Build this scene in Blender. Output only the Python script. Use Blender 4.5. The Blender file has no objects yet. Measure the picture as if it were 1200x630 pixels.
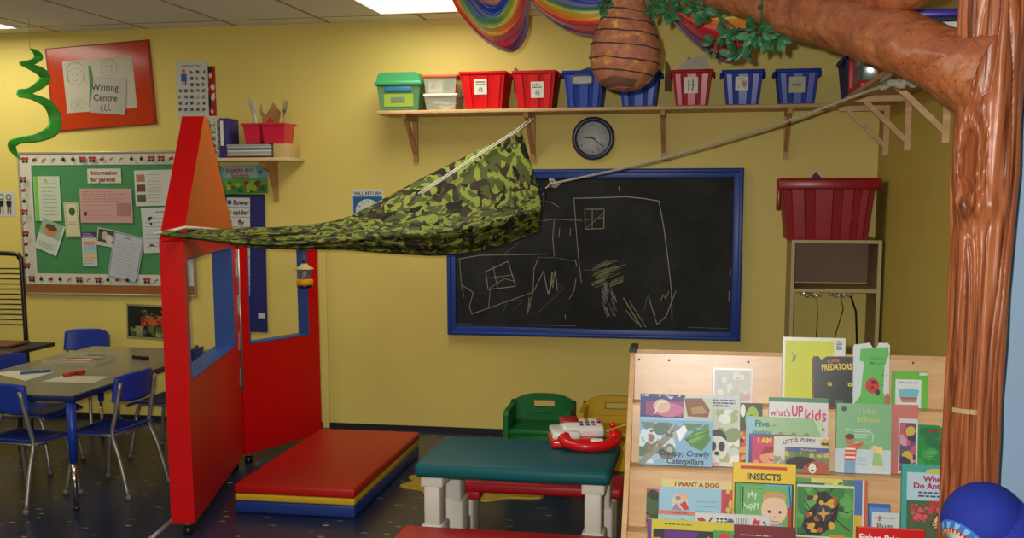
import bpy, bmesh, math, random
from mathutils import Vector, Matrix, noise
random.seed(7)
SC = bpy.context.scene
COL = SC.collection
PI = math.pi
R = math.radians
# ------------------------------------------------------------------ camera
YAW, PITCH, ROLL = R(10.577), R(7.210), R(-0.185)
CX, CY, FPX, EYE = 600.0, 379.35, 1251.85, 1.518
CAM = Vector((0, 0, EYE))
_fw = Vector((-math.sin(YAW)*math.cos(PITCH), math.cos(YAW)*math.cos(PITCH), -math.sin(PITCH)))
_r0 = Vector((math.cos(YAW), math.sin(YAW), 0))
_u0 = _r0.cross(_fw)
_r = _r0*math.cos(ROLL) + _u0*math.sin(ROLL)
_u = _u0*math.cos(ROLL) - _r0*math.sin(ROLL)
cd = bpy.data.cameras.new('camera')
cd.sensor_width = 36
cd.lens = 36*FPX/1200
cd.shift_y = (CY-315)/1200
cam = bpy.data.objects.new('camera', cd)
COL.objects.link(cam)
m3 = Matrix((_r, _u, -_fw)).transposed()
cam.matrix_world = Matrix.Translation(CAM) @ m3.to_4x4()
SC.camera = cam
# ------------------------------------------------------------------ light and exposure
SC.view_settings.view_transform = 'Standard'
SC.view_settings.look = 'None'
SC.view_settings.gamma = 1
SC.view_settings.use_curve_mapping = False
SC.view_settings.exposure = 0.0
W = bpy.data.worlds.new('world'); SC.world = W
W.use_nodes = True
W.node_tree.nodes['Background'].inputs[0].default_value = (0.9, 0.95, 1, 1)
W.node_tree.nodes['Background'].inputs[1].default_value = 0.03
FLASH_W, LAMP_W = 296.0, 12.5
fl = bpy.data.lights.new('camera_flash', 'SPOT')
fl.energy = FLASH_W; fl.color = (1.0, 0.97, 0.91); fl.shadow_soft_size = 0.012
fl.spot_size = R(95); fl.spot_blend = 0.6
flo = bpy.data.objects.new('camera_flash', fl); COL.objects.link(flo)
flo.matrix_world = Matrix.Translation(CAM + _r*-0.045 + _u*0.05 + _fw*0.03) @ m3.to_4x4()
LAMPS = [(-1.61, 5.48), (-4.545, 5.55), (-1.61, 2.6), (-4.545, 2.6), (-1.61, -0.3), (-4.545, -0.3)]  # first two panels in view; the other four added unseen for ambient light
for lx, ly in LAMPS:
    a = bpy.data.lights.new('ceiling_lamp_light', 'AREA'); a.shape = 'RECTANGLE'
    a.size, a.size_y = 0.56, 1.16; a.energy = LAMP_W; a.color = (1.0, 0.95, 0.80)
    ao = bpy.data.objects.new('ceiling_lamp_light', a); COL.objects.link(ao)
    ao.location = (lx, ly, 2.50)

def ray(x, y): return _fw + _r*((x-CX)/FPX) - _u*((y-CY)/FPX)
def P(x, y, X=None, Y=None, Z=None):
    """world point of a photo pixel on the plane X=, Y= or Z="""
    d = ray(x, y)
    t = (X-CAM.x)/d.x if X is not None else (Y-CAM.y)/d.y if Y is not None else (Z-CAM.z)/d.z
    return CAM + d*t
# ------------------------------------------------------------------ materials
def lin(c):
    c = c/255.0
    return c/12.92 if c <= 0.04045 else ((c+0.055)/1.055)**2.4
_mats = {}
def M(c, rough=0.55, spec=0.4, metal=0.0, var=0.10, scale=14.0, bump=0.0, bscale=60.0, trans=0.0, emit=0.0, alpha=1.0):
    key = (tuple(c), rough, spec, metal, var, scale, bump, bscale, trans, emit, alpha)
    if key in _mats: return _mats[key]
    m = bpy.data.materials.new('paint_%02x%02x%02x' % tuple(int(max(0, min(255, v))) for v in c))
    m.use_nodes = True
    nt = m.node_tree; b = nt.nodes['Principled BSDF']
    L = [lin(v) for v in c]
    tc = nt.nodes.new('ShaderNodeTexCoord')
    n = nt.nodes.new('ShaderNodeTexNoise'); n.inputs['Scale'].default_value = scale; n.inputs['Detail'].default_value = 4
    nt.links.new(tc.outputs['Object'], n.inputs['Vector'])
    mx = nt.nodes.new('ShaderNodeMix'); mx.data_type = 'RGBA'
    mx.inputs[6].default_value = (*[v*(1-var) for v in L], 1)
    mx.inputs[7].default_value = (*[min(1, v*(1+var)) for v in L], 1)
    nt.links.new(n.outputs['Fac'], mx.inputs[0])
    nt.links.new(mx.outputs[2], b.inputs['Base Color'])
    b.inputs['Roughness'].default_value = rough
    b.inputs['Specular IOR Level'].default_value = spec
    b.inputs['Metallic'].default_value = metal
    if trans: b.inputs['Transmission Weight'].default_value = trans; b.inputs['IOR'].default_value = 1.1
    if alpha < 1: b.inputs['Alpha'].default_value = alpha
    if emit:
        b.inputs['Emission Color'].default_value = (*L, 1); b.inputs['Emission Strength'].default_value = emit
    if bump:
        n2 = nt.nodes.new('ShaderNodeTexNoise'); n2.inputs['Scale'].default_value = bscale; n2.inputs['Detail'].default_value = 5
        nt.links.new(tc.outputs['Object'], n2.inputs['Vector'])
        bp = nt.nodes.new('ShaderNodeBump'); bp.inputs['Strength'].default_value = bump; bp.inputs['Distance'].default_value = 0.01
        nt.links.new(n2.outputs['Fac'], bp.inputs['Height']); nt.links.new(bp.outputs['Normal'], b.inputs['Normal'])
    _mats[key] = m
    return m
def new_mat(name):
    m = bpy.data.materials.new(name); m.use_nodes = True
    return m, m.node_tree, m.node_tree.nodes['Principled BSDF']
def ramp(nt, fac, stops, const=False):
    r = nt.nodes.new('ShaderNodeValToRGB')
    r.color_ramp.interpolation = 'CONSTANT' if const else 'LINEAR'
    els = r.color_ramp.elements
    while len(els) < len(stops): els.new(0.5)
    for e, (p, c) in zip(els, stops):
        e.position = p; e.color = (*[lin(v) for v in c], 1)
    nt.links.new(fac, r.inputs[0])
    return r
def tex(nt, kind, vec, **kw):
    n = nt.nodes.new(kind)
    for k, v in kw.items(): n.inputs[k].default_value = v
    if vec is not None: nt.links.new(vec, n.inputs['Vector'])
    return n
def mapped(nt, out='Object', scale=(1, 1, 1), rot=(0, 0, 0)):
    tc = nt.nodes.new('ShaderNodeTexCoord'); mp = nt.nodes.new('ShaderNodeMapping')
    mp.inputs['Scale'].default_value = scale; mp.inputs['Rotation'].default_value = rot
    nt.links.new(tc.outputs[out], mp.inputs['Vector'])
    return mp.outputs['Vector']

def wood(name, c0, c1, scale, rough=0.45, rot=(0, 0, 0), spec=0.4):
    m, nt, b = new_mat(name)
    v = mapped(nt, 'Object', scale, rot)
    n = tex(nt, 'ShaderNodeTexNoise', v, Scale=6.0, Detail=6.0, Distortion=0.6)
    r = ramp(nt, n.outputs['Fac'], [(0.3, c0), (0.7, c1)])
    nt.links.new(r.outputs[0], b.inputs['Base Color'])
    b.inputs['Roughness'].default_value = rough
    b.inputs['Specular IOR Level'].default_value = spec
    return m
PINE = wood('pine_wood', (188, 148, 98), (214, 178, 128), (1, 6, 6))
PINEV = wood('pine_wood_upright', (170, 122, 72), (196, 150, 98), (6, 6, 1))
BIRCH = wood('birch_plywood', (196, 152, 104), (214, 172, 122), (1.2, 3, 5), rough=0.33, spec=0.55)
# floor: dark navy vinyl with pale flecks
FLOOR, nt, b = new_mat('speckled_vinyl')
v = mapped(nt)
v2 = mapped(nt, 'Object', (0.55, 1.25, 1))
vo = tex(nt, 'ShaderNodeTexVoronoi', v2, Scale=15.0)
vo2 = tex(nt, 'ShaderNodeTexVoronoi', v, Scale=46.0)
def flecks(vor, t):
    lt = nt.nodes.new('ShaderNodeMath'); lt.operation = 'LESS_THAN'; lt.inputs[1].default_value = t
    nt.links.new(vor.outputs['Distance'], lt.inputs[0]); return lt
f1 = flecks(vo, 0.14); f2 = flecks(vo2, 0.13)
rc = ramp(nt, vo.outputs['Color'], [(0.0, (150, 138, 92)), (0.5, (84, 118, 112)), (1.0, (186, 172, 130))])
base = ramp(nt, tex(nt, 'ShaderNodeTexNoise', v, Scale=2.0).outputs['Fac'], [(0.3, (30, 36, 60)), (0.7, (40, 46, 74))])
mx1 = nt.nodes.new('ShaderNodeMix'); mx1.data_type = 'RGBA'
nt.links.new(f2.outputs[0], mx1.inputs[0]); nt.links.new(base.outputs[0], mx1.inputs[6]); mx1.inputs[7].default_value = (0.07, 0.075, 0.09, 1)
mx2 = nt.nodes.new('ShaderNodeMix'); mx2.data_type = 'RGBA'
nt.links.new(f1.outputs[0], mx2.inputs[0]); nt.links.new(mx1.outputs[2], mx2.inputs[6]); nt.links.new(rc.outputs[0], mx2.inputs[7])
nt.links.new(mx2.outputs[2], b.inputs['Base Color']); b.inputs['Roughness'].default_value = 0.28
# ceiling tiles with a T-bar grid
CEIL, nt, b = new_mat('ceiling_tile')
br = nt.nodes.new('ShaderNodeTexBrick')
br.offset = 0; br.inputs['Scale'].default_value = 1.0
br.inputs['Brick Width'].default_value = 0.61; br.inputs['Row Height'].default_value = 1.22
br.inputs['Mortar Size'].default_value = 0.012; br.inputs['Mortar Smooth'].default_value = 0.1
br.inputs['Color1'].default_value = (*[lin(v) for v in (236, 238, 246)], 1)
br.inputs['Color2'].default_value = (*[lin(v) for v in (230, 232, 242)], 1)
br.inputs['Mortar'].default_value = (*[lin(v) for v in (158, 146, 116)], 1)
tc = nt.nodes.new('ShaderNodeTexCoord'); mp = nt.nodes.new('ShaderNodeMapping')
mp.inputs['Location'].default_value = (3.55+0.61*10, -6.2+1.22*10, 0)
nt.links.new(tc.outputs['Object'], mp.inputs['Vector']); nt.links.new(mp.outputs['Vector'], br.inputs['Vector'])
nt.links.new(br.outputs['Color'], b.inputs['Base Color']); b.inputs['Roughness'].default_value = 0.9
YELLOW = M((222, 202, 110), rough=0.5, spec=0.3, var=0.04, scale=3, bump=0.03, bscale=180)
RWALL = M((200, 178, 88), rough=0.6, spec=0.2, var=0.04, scale=3, bump=0.03, bscale=180)  # darker copy of the wall yellow, grazing shade put into the colour
BLUEWALL = M((150, 178, 205), rough=0.6, spec=0.2, var=0.03, scale=3)
CREAM = M((226, 208, 118), rough=0.5, spec=0.3, var=0.04, scale=3)
# camouflage
def camo(name, cols, scale, rough=0.8):
    m, nt, b = new_mat(name)
    v = mapped(nt, 'UV', scale)
    last = None
    for i, (c, th, off) in enumerate(cols):
        if last is None:
            rgb = nt.nodes.new('ShaderNodeRGB'); rgb.outputs[0].default_value = (*[lin(x) for x in c], 1); last = rgb.outputs[0]; continue
        ad = nt.nodes.new('ShaderNodeVectorMath'); ad.operation = 'ADD'; ad.inputs[1].default_value = (off, off*1.7, off*0.3)
        nt.links.new(v, ad.inputs[0])
        n = tex(nt, 'ShaderNodeTexNoise', ad.outputs[0], Scale=1.0, Detail=1.6, Roughness=0.5, Distortion=1.1)
        gt = nt.nodes.new('ShaderNodeMath'); gt.operation = 'GREATER_THAN'; gt.inputs[1].default_value = th
        nt.links.new(n.outputs['Fac'], gt.inputs[0])
        mx = nt.nodes.new('ShaderNodeMix'); mx.data_type = 'RGBA'
        nt.links.new(gt.outputs[0], mx.inputs[0]); nt.links.new(last, mx.inputs[6]); mx.inputs[7].default_value = (*[lin(x) for x in c], 1)
        last = mx.outputs[2]
    nt.links.new(last, b.inputs['Base Color']); b.inputs['Roughness'].default_value = rough
    b.inputs['Specular IOR Level'].default_value = 0.15
    return m
CAMO = camo('camouflage_cloth', [((128, 140, 58), 0, 0), ((74, 82, 40), 0.50, 3.1), ((52, 40, 28), 0.56, 9.7), ((22, 24, 16), 0.62, 17.3)], (34, 17, 1))
# rainbow silk, colours run across the cloth (V of its UV)
def silk(name, stops, slant=0.0):
    m, nt, b = new_mat(name)
    tc = nt.nodes.new('ShaderNodeTexCoord'); sx = nt.nodes.new('ShaderNodeSeparateXYZ')
    nt.links.new(tc.outputs['UV'], sx.inputs[0])
    n = tex(nt, 'ShaderNodeTexNoise', tc.outputs['UV'], Scale=4.0, Detail=4.0, Distortion=1.0)
    ad = nt.nodes.new('ShaderNodeMath'); ad.operation = 'MULTIPLY_ADD'; ad.inputs[1].default_value = 0.22
    nt.links.new(n.outputs['Fac'], ad.inputs[0]); sl = nt.nodes.new('ShaderNodeMath'); sl.operation = 'MULTIPLY_ADD'; sl.inputs[1].default_value = slant
    nt.links.new(sx.outputs['X'], sl.inputs[0]); nt.links.new(sx.outputs['Y'], sl.inputs[2])
    of = nt.nodes.new('ShaderNodeMath'); of.operation = 'SUBTRACT'; of.inputs[1].default_value = slant*0.55
    nt.links.new(sl.outputs[0], of.inputs[0]); nt.links.new(of.outputs[0], ad.inputs[2])
    r = ramp(nt, ad.outputs[0], [(min(1, q+0.06), c) for q, c in stops])
    nt.links.new(r.outputs[0], b.inputs['Base Color'])
    b.inputs['Roughness'].default_value = 0.4; b.inputs['Specular IOR Level'].default_value = 0.5
    b.inputs['Sheen Weight'].default_value = 0.3
    return m
SILK = silk('rainbow_silk', [(0.05, (200, 60, 30)), (0.13, (230, 120, 20)), (0.2, (30, 50, 130)), (0.36, (40, 70, 160)), (0.46, (60, 140, 80)), (0.58, (200, 190, 40)), (0.70, (230, 130, 20)), (0.80, (215, 30, 30)), (0.92, (150, 25, 70)), (1.0, (110, 20, 110))], 0.5)
SILK2 = silk('rainbow_silk_deep', [(0.08, (200, 110, 40)), (0.2, (40, 60, 170)), (0.36, (40, 60, 160)), (0.44, (40, 120, 70)), (0.52, (190, 180, 50)), (0.64, (225, 140, 30)), (0.78, (200, 25, 30)), (0.9, (190, 15, 40)), (1.0, (90, 12, 80))])
# sculpted bark
BARK, nt, b = new_mat('painted_bark')
v = mapped(nt, 'Object', (26, 26, 1.1))
n = tex(nt, 'ShaderNodeTexNoise', v, Scale=2.0, Detail=5.0, Distortion=0.5)
r = ramp(nt, n.outputs['Fac'], [(0.33, (96, 46, 24)), (0.5, (158, 88, 50)), (0.7, (180, 108, 66))])
nt.links.new(r.outputs[0], b.inputs['Base Color']); b.inputs['Roughness'].default_value = 0.34; b.inputs['Specular IOR Level'].default_value = 0.4
bp = nt.nodes.new('ShaderNodeBump'); bp.inputs['Strength'].default_value = 0.5; bp.inputs['Distance'].default_value = 0.006
nt.links.new(n.outputs['Fac'], bp.inputs['Height']); nt.links.new(bp.outputs['Normal'], b.inputs['Normal'])
BRANCH, nt, b = new_mat('painted_branch')
v = mapped(nt, 'Object', (1, 1, 1))
n = tex(nt, 'ShaderNodeTexNoise', v, Scale=9.0, Detail=6.0, Distortion=0.8)
vo = tex(nt, 'ShaderNodeTexNoise', v, Scale=14.0, Detail=3.0, Distortion=2.5)
r = ramp(nt, n.outputs['Fac'], [(0.3, (146, 78, 44)), (0.55, (170, 98, 58)), (0.75, (182, 116, 76))])
cr = ramp(nt, vo.outputs['Fac'], [(0.0, (255, 255, 255)), (0.485, (255, 255, 255)), (0.5, (96, 60, 46)), (0.515, (255, 255, 255))])
mx = nt.nodes.new('ShaderNodeMix'); mx.data_type = 'RGBA'; mx.blend_type = 'MULTIPLY'; mx.inputs[0].default_value = 0.8
nt.links.new(r.outputs[0], mx.inputs[6]); nt.links.new(cr.outputs[0], mx.inputs[7])
nt.links.new(mx.outputs[2], b.inputs['Base Color']); b.inputs['Roughness'].default_value = 0.33; b.inputs['Specular IOR Level'].default_value = 0.6
bp = nt.nodes.new('ShaderNodeBump'); bp.inputs['Strength'].default_value = 0.45; bp.inputs['Distance'].default_value = 0.012
nt.links.new(n.outputs['Fac'], bp.inputs['Height']); nt.links.new(bp.outputs['Normal'], b.inputs['Normal'])
# papier mache hive
HIVE, nt, b = new_mat('papier_mache')
v = mapped(nt, 'Object', (1, 1, 1.5))
n = tex(nt, 'ShaderNodeTexNoise', v, Scale=23.0, Detail=5.0, Distortion=0.4)
r = ramp(nt, n.outputs['Fac'], [(0.3, (150, 92, 66)), (0.55, (178, 112, 78)), (0.63, (196, 130, 70)), (0.68, (216, 172, 88))])
nt.links.new(r.outputs[0], b.inputs['Base Color']); b.inputs['Roughness'].default_value = 0.8
bp = nt.nodes.new('ShaderNodeBump'); bp.inputs['Strength'].default_value = 0.5; bp.inputs['Distance'].default_value = 0.008
nt.links.new(n.outputs['Fac'], bp.inputs['Height']); nt.links.new(bp.outputs['Normal'], b.inputs['Normal'])
# chalkboard
SLATE, nt, b = new_mat('chalkboard')
v = mapped(nt, 'Object', (1, 1, 1))
n = tex(nt, 'ShaderNodeTexNoise', v, Scale=3.5, Detail=8.0, Roughness=0.65)
r = ramp(nt, n.outputs['Fac'], [(0.3, (32, 34, 34)), (0.75, (56, 58, 56))])
nt.links.new(r.outputs[0], b.inputs['Base Color']); b.inputs['Roughness'].default_value = 0.75; b.inputs['Specular IOR Level'].default_value = 0.2
ROPE = M((176, 168, 150), rough=0.9, var=0.3, scale=90, bump=0.5, bscale=120)
BLACKTUBE = M((22, 22, 26), rough=0.3, spec=0.6)
STEEL = M((170, 170, 165), rough=0.35, metal=0.8)
CHROME = M((200, 200, 200), rough=0.15, metal=1.0)
RED = M((200, 6, 10), rough=0.36, spec=0.3, var=0.04)
ORANGE = M((196, 84, 16), rough=0.42, spec=0.3, var=0.05)
FRAMEBLUE = M((44, 78, 150), rough=0.45, var=0.05)
CHAIRBLUE = M((30, 54, 150), rough=0.42, var=0.05)
WHITE = M((226, 224, 216), rough=0.6, var=0.03)
PAGES = M((222, 216, 200), rough=0.8, var=0.06, scale=60)
# ------------------------------------------------------------------ mesh builder
_textcache = {}
def text_geo(s, bold):
    k = (s, bold)
    if k in _textcache: return _textcache[k]
    cu = bpy.data.curves.new('lettering', 'FONT'); cu.body = s; cu.size = 1; cu.resolution_u = 2
    cu.offset = bold; cu.align_x = 'LEFT'
    ob = bpy.data.objects.new('lettering', cu); COL.objects.link(ob)
    dg = bpy.context.evaluated_depsgraph_get(); ev = ob.evaluated_get(dg)
    me = ev.to_mesh()
    vs = [tuple(v.co) for v in me.vertices]; fs = [tuple(p.vertices) for p in me.polygons]
    ev.to_mesh_clear(); bpy.data.objects.remove(ob); bpy.data.curves.remove(cu)
    _textcache[k] = (vs, fs)
    return vs, fs
class MB:
    def __init__(s): s.v = []; s.f = []; s.mi = []; s.sm = []; s.mats = []; s.uv = {}
    def add(s, vs, fs, mat, smooth=False, T=None, uvs=None):
        if mat not in s.mats: s.mats.append(mat)
        k = s.mats.index(mat); o = len(s.v)
        for i, p in enumerate(vs):
            p = Vector(p); s.v.append(T @ p if T is not None else p)
            if uvs: s.uv[o+i] = uvs[i]
        for f in fs: s.f.append([o+i for i in f]); s.mi.append(k); s.sm.append(smooth)
        return s
    def box(s, c, d, mat, bev=0.0, seg=2, T=None, rot=None):
        bm = bmesh.new(); bmesh.ops.create_cube(bm, size=1)
        for v in bm.verts: v.co = Vector((v.co.x*d[0], v.co.y*d[1], v.co.z*d[2]))
        if bev: bmesh.ops.bevel(bm, geom=list(bm.edges)+list(bm.verts), offset=bev, segments=seg, profile=0.5, affect='EDGES')
        X = Matrix.Translation(c)
        if rot is not None: X = X @ rot
        if T is not None: X = T @ X
        bm.verts.index_update()
        s.add([v.co.copy() for v in bm.verts], [[v.index for v in f.verts] for f in bm.faces], mat, bool(bev), X); bm.free(); return s
    def bar(s, a, b, w, t, mat, up=(0, 0, 1), bev=0.0):
        a, b = Vector(a), Vector(b); d = b-a; L = d.length; d.normalize()
        u = Vector(up); x = d.cross(u)
        if x.length < 1e-4: x = d.cross(Vector((1, 0, 0)))
        x.normalize(); z = x.cross(d)
        Rm = Matrix((x, d, z)).transposed().to_4x4()
        return s.box((0, 0, 0), (w, L, t), mat, bev, 1, T=Matrix.Translation((a+b)/2) @ Rm)
    def tube(s, pts, r, mat, n=8, closed=False, caps=True, T=None, flat=1.0):
        pts = [Vector(p) for p in pts]; N = len(pts)
        rs = r if isinstance(r, (list, tuple)) else [r]*N
        tang = []
        for i in range(N):
            a = pts[(i-1) % N] if closed or i > 0 else pts[0]
            c = pts[(i+1) % N] if closed or i < N-1 else pts[-1]
            t = (c-a); tang.append(t.normalized() if t.length > 1e-9 else Vector((0, 0, 1)))
        ref = Vector((0, 0, 1)) if abs(tang[0].z) < 0.9 else Vector((1, 0, 0))
        x = tang[0].cross(ref).normalized(); vs = []
        for i in range(N):
            x = (x - tang[i]*x.dot(tang[i]))
            x = x.normalized() if x.length > 1e-6 else tang[i].orthogonal().normalized()
            y = tang[i].cross(x)
            for j in range(n):
                a = 2*PI*j/n; vs.append(pts[i] + x*(math.cos(a)*rs[i]) + y*(math.sin(a)*rs[i]*flat))
        fs = []
        for i in range(N if closed else N-1):
            i2 = (i+1) % N
            for j in range(n): fs.append((i*n+j, i*n+(j+1) % n, i2*n+(j+1) % n, i2*n+j))
        if caps and not closed:
            fs.append(tuple(range(n))[::-1]); fs.append(tuple((N-1)*n+j for j in range(n)))
        return s.add(vs, fs, mat, True, T)
    def lathe(s, prof, mat, n=24, T=None, smooth=True, caps=True):
        vs = []; fs = []
        for r, z in prof:
            for j in range(n): vs.append((r*math.cos(2*PI*j/n), r*math.sin(2*PI*j/n), z))
        for i in range(len(prof)-1):
            for j in range(n): fs.append((i*n+j, i*n+(j+1) % n, (i+1)*n+(j+1) % n, (i+1)*n+j))
        if caps and prof[0][0] > 1e-6: fs.append(tuple(range(n))[::-1])
        if caps and prof[-1][0] > 1e-6: fs.append(tuple((len(prof)-1)*n+j for j in range(n)))
        return s.add(vs, fs, mat, smooth, T)
    def prism(s, poly, z0, z1, mat, side=None, T=None):
        n = len(poly)
        A = sum(poly[i][0]*poly[(i+1) % n][1]-poly[(i+1) % n][0]*poly[i][1] for i in range(n))
        if A < 0: poly = poly[::-1]
        vs = [(x, y, z0) for x, y in poly] + [(x, y, z1) for x, y in poly]
        s.add(vs, [tuple(range(n))[::-1], tuple(range(n, 2*n))], mat, False, T)
        s.add(vs, [(i, (i+1) % n, n+(i+1) % n, n+i) for i in range(n)], side or mat, False, T)
        return s
    def sheet(s, fn, nu, nv, mat, T=None, smooth=True, uvscale=(1, 1)):
        vs = []; uvs = []
        for j in range(nv+1):
            for i in range(nu+1):
                vs.append(fn(i/nu, j/nv)); uvs.append((i/nu*uvscale[0], j/nv*uvscale[1]))
        fs = [(j*(nu+1)+i, j*(nu+1)+i+1, (j+1)*(nu+1)+i+1, (j+1)*(nu+1)+i) for j in range(nv) for i in range(nu)]
        return s.add(vs, fs, mat, smooth, T, uvs)
    def build(s, name, parent=None, mw=None):
        me = bpy.data.meshes.new(name)
        me.from_pydata([tuple(v) for v in s.v], [], s.f)
        for m in s.mats: me.materials.append(m)
        me.polygons.foreach_set('material_index', s.mi); me.polygons.foreach_set('use_smooth', s.sm)
        if s.uv:
            l = me.uv_layers.new(name='UVMap')
            for lp in me.loops: l.data[lp.index].uv = s.uv.get(lp.vertex_index, (0, 0))
        me.validate(); me.update()
        o = bpy.data.objects.new(name, me); COL.objects.link(o)
        if parent is not None: o.parent = parent
        if mw is not None: o.matrix_world = mw
        return o
class Art(MB):
    """flat printed shapes on a w x h face; u runs right, v runs down, both 0..1"""
    def __init__(s, w, h, z=0.0006):
        super().__init__(); s.w, s.h, s.z = w, h, z
    def q(s, u, v): return ((u-0.5)*s.w, (0.5-v)*s.h, s.z)
    def nx(s): s.z += 0.00028
    def poly(s, pts, c):
        vs = [s.q(*p) for p in pts]; n = len(vs)
        A = sum(vs[i][0]*vs[(i+1) % n][1]-vs[(i+1) % n][0]*vs[i][1] for i in range(n))
        s.add(vs, [tuple(range(n)) if A > 0 else tuple(range(n))[::-1]], ink(c)); s.nx(); return s
    def rect(s, u0, v0, u1, v1, c): return s.poly([(u0, v0), (u1, v0), (u1, v1), (u0, v1)], c)
    def ell(s, u, v, ru, rv, c, a0=0, a1=360, n=20):
        return s.poly([(u+ru*math.cos(R(a0+(a1-a0)*i/n)), v-rv*math.sin(R(a0+(a1-a0)*i/n))) for i in range(n if a1-a0 >= 360 else n+1)], c)
    def line(s, pts, w, c):
        """w in metres"""
        P2 = [Vector(s.q(*p)) for p in pts]
        vs = []; fs = []
        for a, b in zip(P2, P2[1:]):
            d = (b-a)
            if d.length < 1e-7: continue
            d.normalize(); nrm = Vector((-d.y, d.x, 0))*w/2; o = len(vs)
            vs += [a-nrm, b-nrm, b+nrm, a+nrm]; fs.append((o, o+1, o+2, o+3))
        s.add(vs, fs, ink(c)); s.nx(); return s
    def text(s, t, u, v, h, c, bold=0.012, maxw=None, align='C', rot=0, shear=0):
        """u,v: centre of the line; h: cap height as a fraction of the face"""
        vs, fs = text_geo(t, bold)
        if not vs: return s
        xs = [p[0] for p in vs]; ys = [p[1] for p in vs]
        k = h*s.h/0.72; w = (max(xs)-min(xs))*k; kx = k
        if maxw and w > maxw*s.w: kx = k*maxw*s.w/w; w = maxw*s.w
        ox = -w/2 if align == 'C' else 0 if align == 'L' else -w
        cxy = s.q(u, v); cr, sr = math.cos(R(rot)), math.sin(R(rot))
        out = []
        for x, y, _ in vs:
            X = (x-min(xs))*kx+ox; Y = (y-0.36)*k; X += shear*Y
            out.append((cxy[0]+X*cr-Y*sr, cxy[1]+X*sr+Y*cr, s.z))
        s.add(out, fs, ink(c)); s.nx(); return s
    def scribble(s, u0, v0, u1, v1, rows, c, w=0.0012, seed=0):
        """rows of print too small to read"""
        rnd = random.Random(seed)
        for i in range(rows):
            v = v0+(v1-v0)*(i+0.5)/rows; u = u0
            segs = []
            end = u1-(u1-u0)*rnd.random()*0.3
            while u < end:
                l = (u1-u0)*rnd.uniform(0.05, 0.16); segs.append((u, min(u+l, end))); u += l+(u1-u0)*0.03
            vs = []; fs = []
            for a, b_ in segs:
                o = len(vs); p, q_ = s.q(a, v), s.q(b_, v)
                vs += [(p[0], p[1]-w/2, s.z), (q_[0], p[1]-w/2, s.z), (q_[0], p[1]+w/2, s.z), (p[0], p[1]+w/2, s.z)]; fs.append((o, o+1, o+2, o+3))
            if vs: s.add(vs, fs, ink(c))
        s.nx(); return s
    def blobs(s, u0, v0, u1, v1, n, cols, r0, r1, seed=0):
        rnd = random.Random(seed)
        for i in range(n):
            r = rnd.uniform(r0, r1); a = rnd.uniform(0.6, 1.5); t = rnd.uniform(0, PI); cu, cv = rnd.uniform(u0, u1), rnd.uniform(v0, v1)
            pts = []
            for k in range(8):
                x = r*math.cos(2*PI*k/8)*a; y = r*math.sin(2*PI*k/8)
                uu = cu+(x*math.cos(t)-y*math.sin(t))/s.w; vv = cv+(x*math.sin(t)+y*math.cos(t))/s.h
                pts.append((min(u1, max(u0, uu)), min(v1, max(v0, vv))))
            s.poly(pts, rnd.choice(cols)); s.z -= 0.00024
        s.nx(); return s
def ink(c):
    return c if not isinstance(c, tuple) else M(c, rough=0.42, spec=0.4, var=0.04, scale=30)
# ------------------------------------------------------------------ things
def tag(o, label, cat, group=None):
    o['label'] = label; o['category'] = cat
    if group: o['group'] = group
    return o
def thing(name, label, cat, mw=None, group=None):
    o = bpy.data.objects.new(name, None); o.empty_display_size = 0.05; COL.objects.link(o)
    if mw is not None: o.matrix_world = mw
    return tag(o, label, cat, group)
def struct(o): o['kind'] = 'structure'; return o
def copy_tree(o, parent=None):
    c = o.copy(); COL.objects.link(c)
    if parent is not None: c.parent = parent
    for ch in list(o.children): copy_tree(ch, c)
    return c
def at(x=0, y=0, z=0, rz=0): return Matrix.Translation((x, y, z)) @ Matrix.Rotation(rz, 4, 'Z')
def upright(p, rz=0, lean=0, roll=0):
    """frame of a card that faces the camera side: x right, y up, z out of the wall"""
    return Matrix.Translation(p) @ Matrix.Rotation(rz, 4, 'Z') @ Matrix.Rotation(R(90-lean), 4, 'X') @ Matrix.Rotation(R(roll), 4, 'Z')
def lerp_px(pts, t):
    """pts: list of (t, value...)"""
    for a, b in zip(pts, pts[1:]):
        if t <= b[0]:
            k = (t-a[0])/(b[0]-a[0]) if b[0] > a[0] else 0
            return [x+(y-x)*k for x, y in zip(a[1:], b[1:])]
    return list(pts[-1][1:])
def smooth_curve(pts, n):
    """Catmull-Rom through 3-D points, n samples"""
    pts = [Vector(p) for p in pts]; out = []
    Q = [pts[0]*2-pts[1]] + pts + [pts[-1]*2-pts[-2]]
    m = len(pts)-1
    for k in range(n):
        t = k/(n-1)*m; i = min(int(t), m-1); f = t-i
        a, b_, c, d = Q[i], Q[i+1], Q[i+2], Q[i+3]
        out.append(0.5*((2*b_)+(c-a)*f+(2*a-5*b_+4*c-d)*f*f+(3*b_-a-3*c+d)*f**3))
    return out
# ------------------------------------------------------------------ the room
D = 6.417; XR = 0.92; XL = -6.2; YB = -2.0; ZC = 2.53
def slab(name, a, b_, mat):
    c = [(p+q)/2 for p, q in zip(a, b_)]; d = [abs(q-p) for p, q in zip(a, b_)]
    return struct(MB().box(c, d, mat).build(name))
slab('floor', (XL-.1, YB-.1, -0.1), (2.6, D+.1, 0), FLOOR)
slab('ceiling', (XL-.1, YB-.1, ZC), (2.6, D+.1, ZC+.1), CEIL)
slab('wall_back', (XL-.1, D, 0), (XR+.1, D+.1, ZC), YELLOW)
slab('wall_left', (XL-.1, YB, 0), (XL, D, ZC), YELLOW)
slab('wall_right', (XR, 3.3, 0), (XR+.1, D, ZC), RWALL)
slab('wall_pillar', (0.745, 3.08, 0), (2.5, 3.3, ZC), BLUEWALL)
slab('wall_side', (2.5, YB, 0), (2.6, 3.3, ZC), BLUEWALL)
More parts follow.
